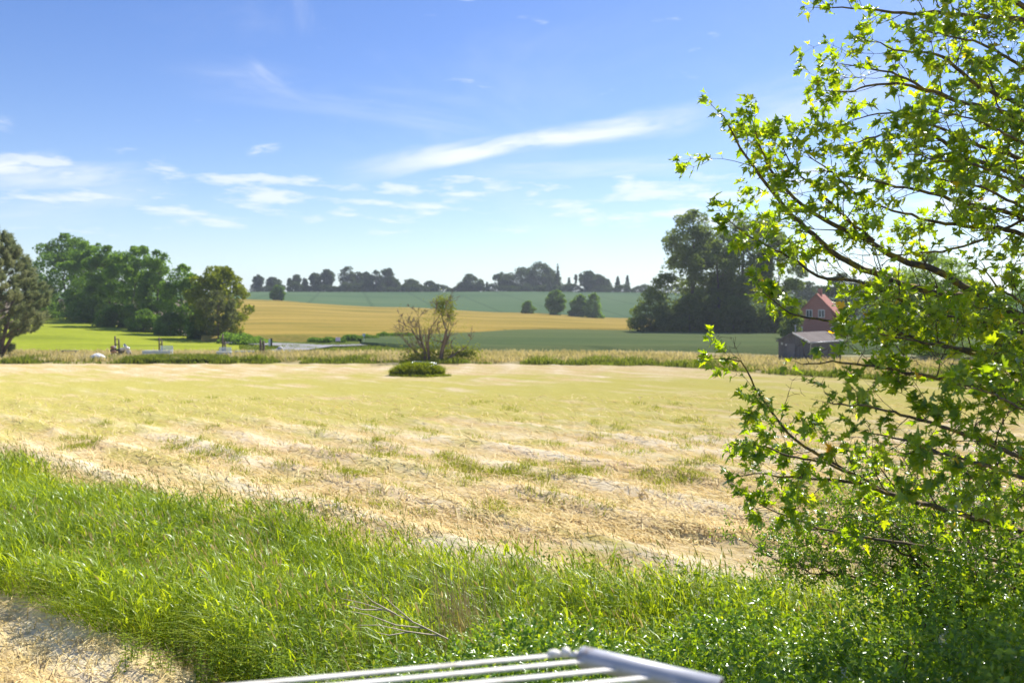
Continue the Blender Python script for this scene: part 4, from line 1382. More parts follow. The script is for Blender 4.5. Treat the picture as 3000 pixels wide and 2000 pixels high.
BOUGH = [
    ([(2105, 330), (2135, 367), (2166, 433), (2229, 518), (2287, 594), (2340, 650), (2400, 705), (2480, 765), (2560, 800), (2640, 833), (2760, 862), (2883, 880), (3000, 933), (3180, 1030)], 7.7, 8.4, 0.062),
    ([(2205, 350), (2228, 430), (2262, 505), (2350, 600), (2440, 660), (2530, 700), (2633, 759), (2745, 794), (2883, 877)], 7.9, 8.1, 0.040),
    ([(2290, 420), (2330, 500), (2400, 560), (2480, 640), (2560, 705)], 7.6, 8.0, 0.016),
    ([(2130, 640), (2190, 690), (2262, 727), (2338, 767), (2396, 812), (2477, 818), (2553, 834), (2611, 866), (2687, 901), (2753, 933), (2900, 990), (3100, 1090)], 7.3, 8.2, 0.040),
    ([(2235, 850), (2290, 900), (2340, 925), (2395, 935), (2470, 945), (2600, 970), (2800, 1020), (3000, 1090), (3200, 1170)], 7.1, 8.2, 0.034),
    ([(2115, 1050), (2173, 1058), (2200, 1115), (2262, 1205), (2306, 1266), (2357, 1307), (2434, 1353), (2505, 1389), (2602, 1445), (2800, 1500), (3000, 1560), (3200, 1640)], 7.2, 8.3, 0.040),
    ([(2190, 1390), (2230, 1385), (2280, 1394), (2382, 1404), (2510, 1414), (2602, 1445)], 7.3, 7.7, 0.020),
    ([(2205, 1300), (2250, 1310), (2330, 1340), (2400, 1350), (2505, 1395)], 7.0, 7.6, 0.016),
    ([(2215, 1470), (2275, 1501), (2337, 1521), (2450, 1560), (2700, 1600), (3000, 1660), (3200, 1720)], 7.5, 8.4, 0.032),
    ([(2410, 25), (2496, 22), (2563, 31), (2675, 40), (2764, 40), (2898, 49), (3000, 58), (3150, 110), (3300, 230)], 8.0, 8.5, 0.045),
    ([(2560, 120), (2650, 150), (2760, 165), (2853, 245), (2943, 285), (3000, 312), (3200, 420)], 7.6, 8.4, 0.040),
    ([(2430, 263), (2496, 268), (2541, 250), (2630, 245), (2720, 265), (2831, 303), (2987, 348), (3200, 470)], 7.8, 8.5, 0.042),
    ([(2470, 190), (2530, 200), (2610, 215), (2720, 265)], 7.8, 8.0, 0.015),
    ([(2478, 428), (2563, 400), (2640, 395), (2742, 402), (2809, 451), (2987, 518), (3200, 640)], 7.5, 8.5, 0.040),
    ([(2500, 350), (2600, 330), (2697, 353), (2853, 420), (3000, 470), (3200, 580)], 8.0, 8.5, 0.036),
    ([(2400, 500), (2470, 510), (2560, 530), (2700, 560), (2850, 600), (3000, 640), (3200, 760)], 7.6, 8.5, 0.036),
    ([(2480, 575), (2560, 600), (2648, 625), (2746, 652), (2853, 665), (3000, 687), (3200, 800)], 8.2, 8.5, 0.040),
    ([(2370, 460), (2430, 500), (2500, 560), (2560, 600)], 8.0, 8.25, 0.015),
    ([(2530, 745), (2640, 745), (2760, 735), (2850, 715), (2960, 660), (3060, 640), (3200, 700)], 8.0, 8.6, 0.024),
    ([(2880, 780), (2920, 840), (2985, 880), (3060, 960)], 7.4, 8.0, 0.018),
    ([(2350, 1065), (2440, 1060), (2560, 1075), (2700, 1100), (2850, 1130), (3000, 1180), (3250, 1290)], 6.0, 7.9, 0.034),
    ([(2430, 1180), (2540, 1190), (2700, 1230), (2850, 1280), (3000, 1340), (3250, 1440)], 5.7, 7.9, 0.034),
    ([(2520, 965), (2620, 985), (2750, 1010), (2880, 1030), (3000, 1060), (3250, 1160)], 6.2, 8.0, 0.030),
    ([(2600, 880), (2700, 910), (2820, 930), (2950, 960), (3250, 1080)], 6.8, 8.2, 0.026),
    ([(2640, 1330), (2760, 1330), (2880, 1360), (3000, 1400), (3250, 1490)], 5.8, 8.0, 0.032),
    ([(2560, 1270), (2650, 1290), (2760, 1330)], 6.2, 6.5, 0.014),
    ([(2700, 520), (2790, 530), (2900, 560), (3100, 660)], 7.2, 8.4, 0.026),
    ([(2650, 450), (2760, 470), (2880, 490), (3100, 600)], 6.9, 8.4, 0.024),
    ([(2750, 330), (2850, 350), (2960, 400), (3150, 500)], 7.0, 8.5, 0.024),
    ([(2700, 90), (2800, 110), (2920, 150), (3150, 300)], 7.4, 8.5, 0.026),
    ([(2830, 1130), (2900, 1150), (3000, 1200), (3250, 1300)], 5.5, 7.9, 0.024),
    ([(2860, 900), (2940, 920), (3020, 960), (3250, 1090)], 6.6, 8.2, 0.022),
    ([(2500, -90), (2640, -70), (2800, -40), (3000, 20), (3250, 200)], 7.8, 8.5, 0.040),
    ([(2700, -230), (2850, -180), (3000, -100), (3250, 120)], 8.4, 8.6, 0.040),
    ([(3300, -250), (3330, -100), (3360, 100)], 9.5, 8.7, 0.04),
    ([(3900, 300), (3700, 420), (3500, 620)], 8.0, 8.6, 0.04),
    ([(3950, 800), (3700, 860), (3500, 1000)], 8.8, 8.6, 0.04),
    ([(3150, 500), (3250, 600), (3330, 760)], 10.6, 8.8, 0.04),
    ([(2950, 250), (3100, 400), (3300, 600)], 10.2, 8.7, 0.04),
]
twigs = MB()
leaf_rec = []     # (pos, axis, normal, size)


GAPS = [(2405, 912, 62, 52, 0.8), (2290, 985, 110, 62, 0.94), (2180, 960, 90, 80, 0.95), (2420, 1010, 60, 60, 0.75), (2400, 1130, 80, 70, 0.80), (2330, 1150, 60, 50, 0.9), (2480, 780, 110, 55, 0.80), (2600, 730, 90, 50, 0.65),
        (2380, 800, 80, 45, 0.6), (2700, 760, 110, 45, 0.6), (2640, 860, 80, 40, 0.45), (2745, 1060, 60, 40, 0.85), (2560, 1130, 50, 35, 0.7), (2480, 1280, 50, 30, 0.6), (2860, 1250, 50, 30, 0.6), (2850, 760, 110, 80, 0.75), (2720, 840, 90, 40, 0.55), (2570, 470, 50, 40, 0.6), (2900, 430, 60, 40, 0.6), (2330, 560, 40, 30, 0.4), (2640, 560, 70, 30, 0.6), (2580, 1280, 45, 35, 0.7), (2900, 1170, 45, 30, 0.7), (2950, 620, 60, 40, 0.6), (2750, 600, 60, 25, 0.6)]


def in_gap(p, g):
    """the crown is open in places where boughs have died back"""
    px, py = 1500 + p.x / p.y * FPX, HOR - (p.z - EYE) / p.y * FPX
    for cx_, cy_, rx_, ry_, pr_ in GAPS:
        if ((px - cx_) / rx_) ** 2 + ((py - cy_) / ry_) ** 2 < 1 and g.uniform() < pr_:
            return True
    return False


def add_leaf(p, axis, g, s=None):
    if in_gap(p, g):
        return
    a = (axis + Vector(g.normal(0, 0.35, 3)) + Vector((-0.25, 0.0, -0.12))).normalized()
    nr = Vector(g.normal(0, 0.55, 3)) + Vector((0.0, -0.1, 1.0))
    leaf_rec.append((p, a, nr.normalized(), s if s else g.uniform(0.042, 0.100)))


def twig(p, d, ln, r, g, lvl, bare=0.0):
    pts, rad = [p], [r]
    n = max(2, int(ln / 0.09))
    cur = d.normalized()
    for k in range(n):
        cur = (cur + Vector(g.normal(0, 0.14, 3)) + Vector((-0.02, 0, 0.035))).normalized()
        pts.append(pts[-1] + cur * ln / n)
        rad.append(r * (1 - 0.75 * (k + 1) / n))
    twigs.tube(pts, rad, 4, False)
    for k in range(1, n + 1):
        tt = k / n
        tang = (pts[k] - pts[k - 1]).normalized()
        if lvl > 0 and tt > 0.25 and g.uniform() < 0.55:
            sdv = tang.cross(Vector(g.normal(0, 1, 3))).normalized()
            twig(pts[k], tang * 0.8 + sdv * 0.75, ln * g.uniform(0.35, 0.6), r * 0.55, g, lvl - 1, bare)
        if tt > 0.42 and g.uniform() > bare:
            sdv = tang.cross(Vector(g.normal(0, 1, 3))).normalized()
            for sg in (-1, 1):
                if g.uniform() < 0.82:
                    pet = g.uniform(0.03, 0.075)
                    dv = (tang * 0.55 + sdv * sg * 0.8).normalized()
                    e = pts[k] + dv * pet
                    twigs.tube([pts[k], e], [0.0022, 0.0016], 3, False)
                    add_leaf(e, dv, g)
    for q in range(int(g.integers(3, 7))):
        add_leaf(pts[-1] + Vector(g.normal(0, 0.018, 3)), (cur + Vector(g.normal(0, 0.4, 3))).normalized(), g)


gt = np.random.default_rng(99)
for bi, (pts, d0, d1, r1) in enumerate(BOUGH):
    b = L3(pts, d0, d1)
    if bi not in (1, 2, 6, 7, 12, 17, 19, 25) or b[-1].x > 6.2:
        e = b[-1]
        tgt = Vector((TRX, TRY, min(max(e.z - 0.3, 1.2), 9.5)))
        b = b + [e.lerp(tgt, 0.5) + Vector((0, 0, -0.02)), tgt]
    # resample smoothly
    fine, rad = [], []
    tot = sum((b[i + 1] - b[i]).length for i in range(len(b) - 1))
    acc = 0.0
    for i in range(len(b) - 1):
        p0, p1, p2, p3 = b[max(i - 1, 0)], b[i], b[i + 1], b[min(i + 2, len(b) - 1)]
        m_ = max(2, int((p2 - p1).length / 0.09))
        for k in range(m_):
            t_ = k / m_
            q = 0.5 * ((2 * p1) + (p2 - p0) * t_ + (2 * p0 - 5 * p1 + 4 * p2 - p3) * t_ ** 2 + (3 * p1 - p0 - 3 * p2 + p3) * t_ ** 3)
            fine.append(q + Vector(gt.normal(0, 0.006, 3)))
            s_ = (acc + (p2 - p1).length * t_) / tot
            rad.append(0.004 + (r1 - 0.004) * s_ ** 0.8)
        acc += (p2 - p1).length
    fine.append(b[-1])
    rad.append(r1)
    loc = [q - Vector((TRX, TRY, 0)) for q in fine]
    MB().tube(loc, rad, 8).build('branch', M['lichen'], maple, True)
    # side twigs
    acc, nxt = 0.0, 0.03
    out_of_view = b[0].x / b[0].y > 0.66 or b[0].z > 9.3
    step = 0.34 if out_of_view else (0.092 if bi in (3, 4, 5, 6, 7, 8) else 0.118)
    for i in range(1, len(fine) - 1):
        acc += (fine[i] - fine[i - 1]).length
        s_ = acc / tot
        if acc >= nxt:
            nxt = acc + step * gt.uniform(0.6, 1.5) * (1.0 + 0.9 * s_)
            if s_ > 0.80 or fine[i].x > 6.6:
                continue
            tang = (fine[i - 1] - fine[i + 1]).normalized()
            sdv = tang.cross(Vector(gt.normal(0, 1, 3))).normalized()
            sdv = (sdv + Vector((0, 0, 0.25))).normalized()
            ln = gt.uniform(0.22, 0.58) * (0.75 + 0.6 * min(s_ * 2, 1))
            if s_ < 0.06:
                ln *= 0.6
            twig(fine[i], tang * 0.75 + sdv * 0.8, ln, max(0.0035, rad[i] * 0.35) if rad[i] < 0.03 else 0.007, gt, 1, 0.12)
    twig(fine[0], (fine[0] - fine[2]).normalized(), 0.18, 0.004, gt, 0)
twigs.v = [(x - TRX, y - TRY, z) for x, y, z in twigs.v]
tag(twigs.build('twigs', M['twig'], maple, True), kind='stuff')
mb = MB()
tk = [(0.15, 0.0, -0.3), (0.05, 0.0, 0.6), (0.0, 0.02, 2.0), (0.02, -0.02, 4.0), (-0.02, 0.0, 6.0), (0.0, 0.0, 8.0), (0.02, 0.0, 9.8), (0.0, 0.0, 11.0)]
mb.tube(tk, [0.30, 0.22, 0.19, 0.17, 0.14, 0.11, 0.06, 0.02], 12)
mb.build('trunk', M['lichen'], maple, True)

# pick the 300 leaves that show largest; the rest become one mass
NL = len(leaf_rec)
lp = np.array([tuple(r[0]) for r in leaf_rec])
la = np.array([tuple(r[1]) for r in leaf_rec])
ln_ = np.array([tuple(r[2]) for r in leaf_rec])
ls = np.array([r[3] for r in leaf_rec])
sd = unit(np.cross(la, ln_))
nn_ = unit(np.cross(sd, la))
view = unit(lp - np.array([0, 0, EYE]))
facing = np.abs((nn_ * view).sum(-1))
upx = lp[:, 0] / lp[:, 1]
upz = (lp[:, 2] - EYE) / lp[:, 1]
inside = (upx > 0.24) & (upx < 0.63) & (upz < 0.37) & (upz > -0.30)
score = np.where(inside, ls / lp[:, 1] * (0.25 + facing), -1)
big = set(np.argsort(-score)[:300].tolist())
rest = np.array([i for i in range(NL) if i not in big])
gq = np.random.default_rng(321)
vv, ff, rr_ = [], [], []
var = gq.integers(0, len(LV), NL)
nvp = len(MO) + 1
off = 0
lrnd = np.clip(gq.normal(0.42, 0.30, NL), 0, 0.94)
lrnd[gq.uniform(size=NL) < 0.006] = 1.0
for k in range(len(LV)):
    ids = rest[var[rest] == k]
    if not len(ids):
        continue
    lv = LV[k]
    w_ = lp[ids][:, None, :] + ls[ids][:, None, None] * (lv[None, :, 0:1] * sd[ids][:, None, :] + lv[None, :, 1:2] * la[ids][:, None, :] + lv[None, :, 2:3] * nn_[ids][:, None, :])
    vv.append(w_.reshape(-1, 3) - np.array([TRX, TRY, 0]))
    ff.append((np.arange(len(ids))[:, None, None] * nvp + mo_f[None]).reshape(-1, 3) + off)
    off += len(ids) * nvp
    rr_.append(np.repeat(lrnd[ids], len(mo_f)))
fo = np_obj('foliage', np.concatenate(vv), np.concatenate(ff), M['maple'], maple, np.concatenate(rr_))
tag(fo, kind='stuff')
for i in sorted(big):
    o = bpy.data.objects.new('leaf', leaf_meshes[int(var[i]) * 2 + (i % 2)])
    s = ls[i]
    mtx = Matrix.Identity(4)
    for c in range(3):
        mtx[c][0] = sd[i][c] * s
        mtx[c][1] = la[i][c] * s
        mtx[c][2] = nn_[i][c] * s
    mtx[0][3], mtx[1][3], mtx[2][3] = lp[i][0] - TRX, lp[i][1] - TRY, lp[i][2]
    link(o, maple)
    o.matrix_local = mtx
print('maple leaves', NL)

# ------------------------------------------------------------------ privet hedge
def privet_shoots(base, dirv, ln, g, per=0.02, lmin=0.028, lmax=0.05):
    """opposite leaves along short shoots; returns leaf arrays and stem ends"""
    pos, ax, nr, L = [], [], [], []
    n = len(base)
    k = np.maximum((ln / per).astype(int), 3)
    idx = np.repeat(np.arange(n), k)
    ordn = np.concatenate([np.arange(q) for q in k])
    t = (ordn + 0.5) / k[idx]
    p = base[idx] + dirv[idx] * (ln[idx] * t)[:, None]
    sd = unit(np.cross(dirv[idx], rand_dirs(len(idx), g)))
    a = unit(sd * 0.9 + dirv[idx] * (0.35 + 0.8 * t[:, None] ** 3))
    nrm = unit(dirv[idx] + 0.85 * rand_dirs(len(idx), g) + np.array([0, -0.45, 0.3]))
    size = g.uniform(lmin, lmax, len(idx)) * (1 - 0.35 * t)
    return p, a, nrm, size, idx, t


gp = np.random.default_rng(555)
HX = np.array([-3.2, -2.3, -1.6, -0.8, 0.2, 1.2, 2.5, 4.0, 9.0])
HBK = np.array([7.0, 7.6, 8.0, 8.2, 8.4, 8.5, 8.6, 8.6, 8.6])       # back edge
HTOP = np.array([1.0, 1.35, 1.70, 1.98, 2.18, 2.30, 2.38, 2.40, 2.45])  # height


def hedge_surface(X, Y):
    top = np.interp(X, HX, HTOP)
    bk = np.interp(X, HX, HBK)
    lump = 0.8 * (fbm(X * 0.6 + 5, Y * 0.6, 151, 2) - 0.5) + 0.75 * (vnoise(X * 1.7, Y * 1.7, 152) - 0.5) + 0.3 * (vnoise(X * 4.1, Y * 4.1, 153) - 0.5)
    e = sst(bk - Y, -0.15, 0.9)
    e2 = sst(Y - 3.9, -0.2, 0.8)
    e3 = sst(X + 3.4, 0.0, 1.2)
    return (top + lump) * (0.35 + 0.65 * e * e2) * e3


hedge = thing('privet_hedge', 'glossy green privet hedge filling the bottom right with small white blossom', 'hedge', (2.5, 6.5, 0))
HO = np.array([2.5, 6.5, 0])
n = 12500
X = gp.uniform(-3.2, 6.2, n)
Y = gp.uniform(4.0, 8.75, n)
keep = (X / Y < 0.75) & (Y < np.interp(X, HX, HBK) + 0.15)
X, Y = X[keep], Y[keep]
Zs = hedge_surface(X, Y)
layer = gp.uniform(0, 1, len(X))
base = np.stack([X, Y, Zs - 0.10 - 0.55 * layer ** 2], -1)
dirv = rand_dirs(len(X), gp) * 0.55 + np.array([0, 0, 1.0])
eps = 0.1
gxn = (hedge_surface(X + eps, Y) - hedge_surface(X - eps, Y)) / (2 * eps)
gyn = (hedge_surface(X, Y + eps) - hedge_surface(X, Y - eps)) / (2 * eps)
dirv = unit(dirv + 0.5 * np.stack([-gxn, -gyn, np.zeros_like(gxn)], -1))
p, a, nr, size, idx, tt = privet_shoots(base, dirv, gp.uniform(0.10, 0.26, len(X)), gp, per=0.030, lmin=0.056, lmax=0.094)
rnd = np.clip(0.15 + 0.35 * fbm(p[:, 0] * 1.2, p[:, 1] * 1.2, 161, 3) + 0.45 * tt ** 2 + gp.normal(0, 0.10, len(p)), 0, 0.96)
rnd[gp.uniform(size=len(p)) < 0.012] = 1.0
# shoots on the camera side wall
fac = size / p[:, 1] * (0.3 + np.abs((nr * unit(p - np.array([0, 0, EYE]))).sum(-1)))
vis = (np.abs(p[:, 0] / p[:, 1]) < 0.62) & ((p[:, 2] - EYE) / p[:, 1] > -0.46) & (layer[idx] < 0.35)
# keep clear of the drying rack
big = np.argsort(-np.where(vis, fac, -1))[:300]
mask_ = np.ones(len(p), bool)
mask_[big] = False
v, f = folded(p[mask_] - HO, a[mask_], nr[mask_], size[mask_], size[mask_] * 0.52)
fo = np_obj('foliage', v, f, M['privet'], hedge, np.repeat(rnd[mask_], 4))
tag(fo, kind='stuff')
pm = []
for j in range(6):
    one = np.array([[0, 0, 0.0]])
    v1, f1 = folded(one, np.array([[0, 1.0, 0]]), np.array([[0, 0, 1.0]]), np.array([1.0]), np.array([0.40 + 0.03 * j]), 0.1 + 0.06 * j)
    me = np_mesh('leaf', v1, f1, np.full(4, 0.2 + 0.13 * j))
    me.materials.append(M['privet'])
    pm.append(me)
psd = unit(np.cross(a, nr))
pnn = unit(np.cross(psd, a))
for i in big:
    o = bpy.data.objects.new('leaf', pm[int(i) % 6])
    s = float(size[i]) * 1.1
    mtx = Matrix.Identity(4)
    for c in range(3):
        mtx[c][0], mtx[c][1], mtx[c][2] = psd[i][c] * s, a[i][c] * s, pnn[i][c] * s
        mtx[c][3] = p[i][c] - HO[c]
    link(o, hedge)
    o.matrix_local = mtx
# inner stems
mb = MB()
for k in range(160):
    q = int(gp.integers(0, len(X)))
    tipv = Vector(base[q]) - Vector(HO)
    foot = Vector((tipv.x + gp.normal(0, 0.25), tipv.y + gp.normal(0, 0.25), 0.0))
    mb.tube([foot, foot.lerp(tipv, 0.6) + Vector(gp.normal(0, 0.06, 3)), tipv], [0.012, 0.008, 0.003], 4, False)
tag(mb.build('stems', M['twig'], hedge, True), kind='stuff')
# blossom spikes
nb = 170
q = gp.choice(len(X), nb)
tips = base[q] + dirv[q] * 0.28
pb = np.repeat(tips, 26, 0) + gp.normal(0, 0.014, (nb * 26, 3)) * np.array([1, 1, 1.9])
v, f = cards(pb - HO, np.full(len(pb), 0.014), gp, aspect=0.9)
tag(np_obj('blossom', v, f, M['flower'], hedge, gp.uniform(0, 1, len(pb))), kind='stuff')
# shaded inner mass of older leaves
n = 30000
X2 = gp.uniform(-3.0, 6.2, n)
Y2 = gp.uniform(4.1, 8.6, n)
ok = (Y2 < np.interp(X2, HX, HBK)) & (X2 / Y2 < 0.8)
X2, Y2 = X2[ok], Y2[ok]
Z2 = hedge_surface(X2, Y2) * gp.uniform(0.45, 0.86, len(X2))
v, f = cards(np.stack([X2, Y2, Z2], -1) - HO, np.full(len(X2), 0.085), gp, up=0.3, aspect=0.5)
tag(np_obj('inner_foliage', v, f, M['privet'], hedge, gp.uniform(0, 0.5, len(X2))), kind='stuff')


# ---- loose privet shrub under the maple
def loose_shrub(name, label, base, stems, seed, per_twig=9):
    g = np.random.default_rng(seed)
    t = thing(name, label, 'shrub', base)
    Bv = Vector(base)
    B_, D_, Ln = [], [], []
    for pts, d0, d1, r in stems:
        b = [q - Bv for q in L3(pts, d0, d1)]
        fine = []
        for i in range(len(b) - 1):
            m_ = max(2, int((b[i + 1] - b[i]).length / 0.1))
            fine += [b[i].lerp(b[i + 1], k / m_) + Vector(g.normal(0, 0.012, 3)) for k in range(m_)]
        fine.append(b[-1])
        n = len(fine)
        mb = MB().tube(fine, [0.003 + r * (k / n) for k in range(n)], 5, False)
        for i in range(1, n - 1):
            if i / n > 0.82:
                continue
            for c in range(int(g.integers(1, 4))):
                tang = (fine[i - 1] - fine[i + 1]).normalized()
                dv = (tang * 0.5 + Vector(g.normal(0, 0.6, 3)) + Vector((0, 0, 0.35))).normalized()
                l = g.uniform(0.15, 0.50)
                e = fine[i] + dv * l
                mb.tube([fine[i], fine[i].lerp(e, 0.5) + Vector(g.normal(0, 0.015, 3)), e], [0.004, 0.003, 0.0015], 3, False)
                for k in range(per_twig // 3):
                    s = g.uniform(0.25, 1.0)
                    B_.append(fine[i].lerp(e, s))
                    D_.append((dv + Vector(g.normal(0, 0.5, 3))).normalized())
                    Ln.append(g.uniform(0.08, 0.20))
        mb.build('stem', M['twig'], t, True)
    B_ = np.array([tuple(x) for x in B_])
    D_ = np.array([tuple(x) for x in D_])
    p, a, nr, size, idx, tt = privet_shoots(B_, D_, np.array(Ln), g, per=0.026, lmin=0.048, lmax=0.078)
    v, f = folded(p, a, nr, size, size * 0.44)
    rn = np.clip(0.1 + 0.3 * tt + 0.4 * g.uniform(size=len(p)), 0, 0.9)
    tag(np_obj('foliage', v, f, M['privet'], t, np.repeat(rn, 4)), kind='stuff')
    return t


loose_shrub('privet_shrub', 'loose arching privet shrub under the maple at the right', tuple(P(2720, 1900, 9.6) * Vector((1, 1, 0)) if False else ((2720 - 1500) / FPX * 9.6, 9.6, 0)), [
    ([(2240, 1590), (2330, 1600), (2420, 1590), (2500, 1565), (2600, 1590), (2680, 1640), (2720, 1760), (2730, 2000)], 9.0, 9.6, 0.02),
    ([(2190, 1560), (2210, 1600), (2260, 1640), (2400, 1680), (2560, 1690), (2700, 1760), (2730, 2000)], 8.8, 9.6, 0.016),
    ([(2380, 1500), (2450, 1510), (2540, 1540), (2640, 1600), (2720, 1660), (2760, 1800), (2740, 2000)], 9.2, 9.6, 0.02),
    ([(2520, 1380), (2560, 1440), (2620, 1500), (2700, 1580), (2760, 1680), (2780, 1800), (2750, 2000)], 9.4, 9.6, 0.022),
    ([(2640, 1330), (2690, 1420), (2740, 1500), (2790, 1600), (2800, 1750), (2760, 2000)], 9.4, 9.6, 0.02),
    ([(2780, 1350), (2800, 1430), (2840, 1530), (2840, 1650), (2820, 1800), (2770, 2000)], 9.6, 9.6, 0.02),
    ([(2900, 1370), (2890, 1450), (2900, 1560), (2890, 1700), (2840, 1850), (2780, 2000)], 9.3, 9.6, 0.02),
    ([(3010, 1380), (2980, 1480), (2960, 1600), (2930, 1720), (2870, 1850), (2780, 2000)], 9.0, 9.6, 0.02),
    ([(3060, 1480), (3020, 1560), (3000, 1660), (2950, 1780), (2780, 2000)], 8.6, 9.6, 0.018),
    ([(2440, 1450), (2520, 1480), (2600, 1560), (2660, 1660), (2700, 1780), (2730, 2000)], 9.8, 9.6, 0.018),
    ([(2330, 1640), (2430, 1640), (2540, 1650), (2640, 1700), (2730, 1800), (2740, 2000)], 9.6, 9.6, 0.018),
    ([(2600, 1450), (2700, 1530), (2760, 1600), (2770, 1800), (2750, 2000)], 10.0, 9.6, 0.018),
    ([(2850, 1480), (2870, 1560), (2860, 1660), (2830, 1800), (2770, 2000)], 10.0, 9.6, 0.018),
    ([(2950, 1460), (2950, 1560), (2930, 1680), (2880, 1800), (2780, 2000)], 9.9, 9.6, 0.018),
    ([(2300, 1560), (2400, 1550), (2500, 1600), (2620, 1660), (2700, 1740), (2735, 2000)], 9.3, 9.6, 0.018),
    ([(2480, 1500), (2570, 1530), (2660, 1600), (2720, 1700), (2745, 2000)], 9.0, 9.6, 0.018),
    ([(2700, 1440), (2740, 1520), (2780, 1620), (2780, 1760), (2755, 2000)], 9.0, 9.6, 0.018),
    ([(2830, 1400), (2850, 1500), (2870, 1600), (2850, 1740), (2775, 2000)], 9.1, 9.6, 0.018),
    ([(2260, 1660), (2380, 1660), (2500, 1690), (2640, 1740), (2735, 2000)], 9.2, 9.6, 0.018),
    ([(3080, 1420), (3040, 1520), (3000, 1640), (2900, 1800), (2780, 2000)], 9.6, 9.6, 0.018)], 707, 18)

# ---- nettles at the foot of the grass and the hedge
gn = np.random.default_rng(808)
NET = [(385, 1935, 10.9, 0.55), (460, 1940, 10.6, 0.60), (640, 1870, 11.0, 0.55), (700, 1890, 10.4, 0.70), (560, 1900, 11.0, 0.50), (760, 1905, 9.9, 0.80), (820, 1880, 9.6, 0.85), (520, 1880, 11.3, 0.5), (880, 1900, 9.4, 0.9),
       (610, 1930, 10.4, 0.62), (960, 1880, 9.2, 0.95)]
NL_ = ['leftmost nettle rising from the cut grass', 'nettle second from the left in the cut grass', 'nettle at the front of the tall grass, left of the hedge', 'tall nettle in the middle of the front clump',
       'low nettle between the cut grass and the front clump', 'nettle close to the left end of the hedge', 'nettle against the left end of the hedge', 'short nettle at the edge of the tall grass', 'nettle overlapping the hedge end',
       'lowest nettle at the bottom edge left of the drying rack', 'rightmost nettle, in front of the dead branch']
for (px, py, d, h), lb in zip(NET, NL_):
    X = (px - 1500) / FPX * d
    t = thing('nettle', lb, 'plant', (X, d, 0), group='nettles at the foot of the grass')
    st = MB()
    P_, A_, S_ = [], [], []
    for s in range(int(gn.integers(5, 9))):
        b = Vector((gn.normal(0, 0.13), gn.normal(0, 0.13), 0))
        ht = h * gn.uniform(0.75, 1.25)
        e = b + Vector((gn.normal(0, 0.08), gn.normal(0, 0.08), ht))
        st.tube([b, b.lerp(e, 0.5), e], [0.006, 0.005, 0.002], 4, False)
        for z in np.arange(0.15, 1.0, 0.055 / max(ht, 0.3)):
            th = gn.uniform(0, 6.28)
            for q in (0, math.pi):
                P_.append(b.lerp(e, z))
                A_.append((math.cos(th + q), math.sin(th + q), -0.25 + 0.6 * z))
                S_.append(0.075 * (1.1 - 0.6 * z) + 0.012)
    st.build('stem', M['herb'], t, True)
    A_ = unit(np.array(A_))
    S_ = np.array(S_)
    v, f = folded(np.array([tuple(x) for x in P_]), A_, unit(np.array([[0, 0, 1.0]]) + 0.3 * rand_dirs(len(S_), gn)), S_, S_ * 0.52, 0.15)
    np_obj('foliage', v, f, M['herb'], t, np.repeat(np.clip(gn.normal(0.6, 0.2, len(S_)), 0, 1), 4))['kind'] = 'stuff'

# ---- dead branch lying over the grass
db = thing('dead_branch', 'pale dead branch lying on the grass left of the hedge', 'branch', ((1180 - 1500) / FPX * 9.6, 9.6, 0))
mb = MB()
for pts in [[(1330, 1880), (1230, 1830), (1140, 1790), (1060, 1765), (1000, 1752)], [(1250, 1840), (1160, 1830), (1080, 1800), (1030, 1790)], [(1290, 1862), (1190, 1848), (1110, 1830), (1050, 1830)],
            [(1210, 1822), (1150, 1770), (1120, 1740)], [(1160, 1798), (1090, 1760), (1065, 1735)], [(1200, 1850), (1140, 1860), (1100, 1850)], [(1120, 1785), (1060, 1785), (1010, 1770)]]:
    q = [P(x, y, 9.5 - 0.0012 * (1330 - x)) - db.location for x, y in pts]
    mb.tube(q, [0.010 * (1 - 0.75 * k / (len(q) - 1)) for k in range(len(q))], 5, False)
base_ = P(1330, 1880, 9.5) - db.location
mb.tube([base_, base_ + Vector((0.5, -0.3, -0.9))], [0.011, 0.013], 5, False)
mb.build('twig', M['deadwood'], db, True)

# ------------------------------------------------------------------ drying rack
rk = thing('drying_rack', 'cream metal drying rack with a grey round end pipe at the bottom edge', 'drying rack', (0.5, 2.85, 0))
RO = Vector((0.5, 2.85, 0))
zr = EYE - (1890 + 32 - HOR) / FPX * 3.0
pa, pb_ = P(1700, 1922, 3.0), P(2112, 2018, 3.0 * (1922 - HOR) / (2018 - HOR))
pb_.z = pa.z
ax = (pb_ - pa)
mb = MB()
nseg, Rp = 20, 0.040
zax = ax.normalized()
xa = zax.cross(Vector((0, 0, 1))).normalized()
ya = xa.cross(zax)
vs, fs = [], []
for ring, (s, r) in enumerate([(0.0, Rp * 0.80), (0.012, Rp * 0.96), (0.03, Rp), (1.0, Rp), (1.0, Rp * 0.86), (0.8, Rp * 0.86)]):
    for j in range(nseg):
        th = 2 * math.pi * j / nseg
        vs.append(pa - RO + ax * s + (xa * math.cos(th) + ya * math.sin(th)) * r)
for i in range(4):
    for j in range(nseg):
        k = (j + 1) % nseg
        fs.append((i * nseg + j, i * nseg + k, (i + 1) * nseg + k, (i + 1) * nseg + j))
fs.append(tuple(range(nseg)))
mb.add(vs[:5 * nseg], fs)
mb.build('end_pipe', M['greypipe'], rk, True)
mb = MB()
fs2 = [(j, (j + 1) % nseg, nseg + (j + 1) % nseg, nseg + j) for j in range(nseg)] + [tuple(range(nseg, 2 * nseg))]
mb.add(vs[4 * nseg:], fs2)
mb.build('pipe_bore', M['pipein'], rk, True)
bd = (P(700, 2000, pa.y * (1912 - HOR) / (2000 - HOR)) - P(1640, 1912, pa.y))
bd.z = 0
bd.normalize()


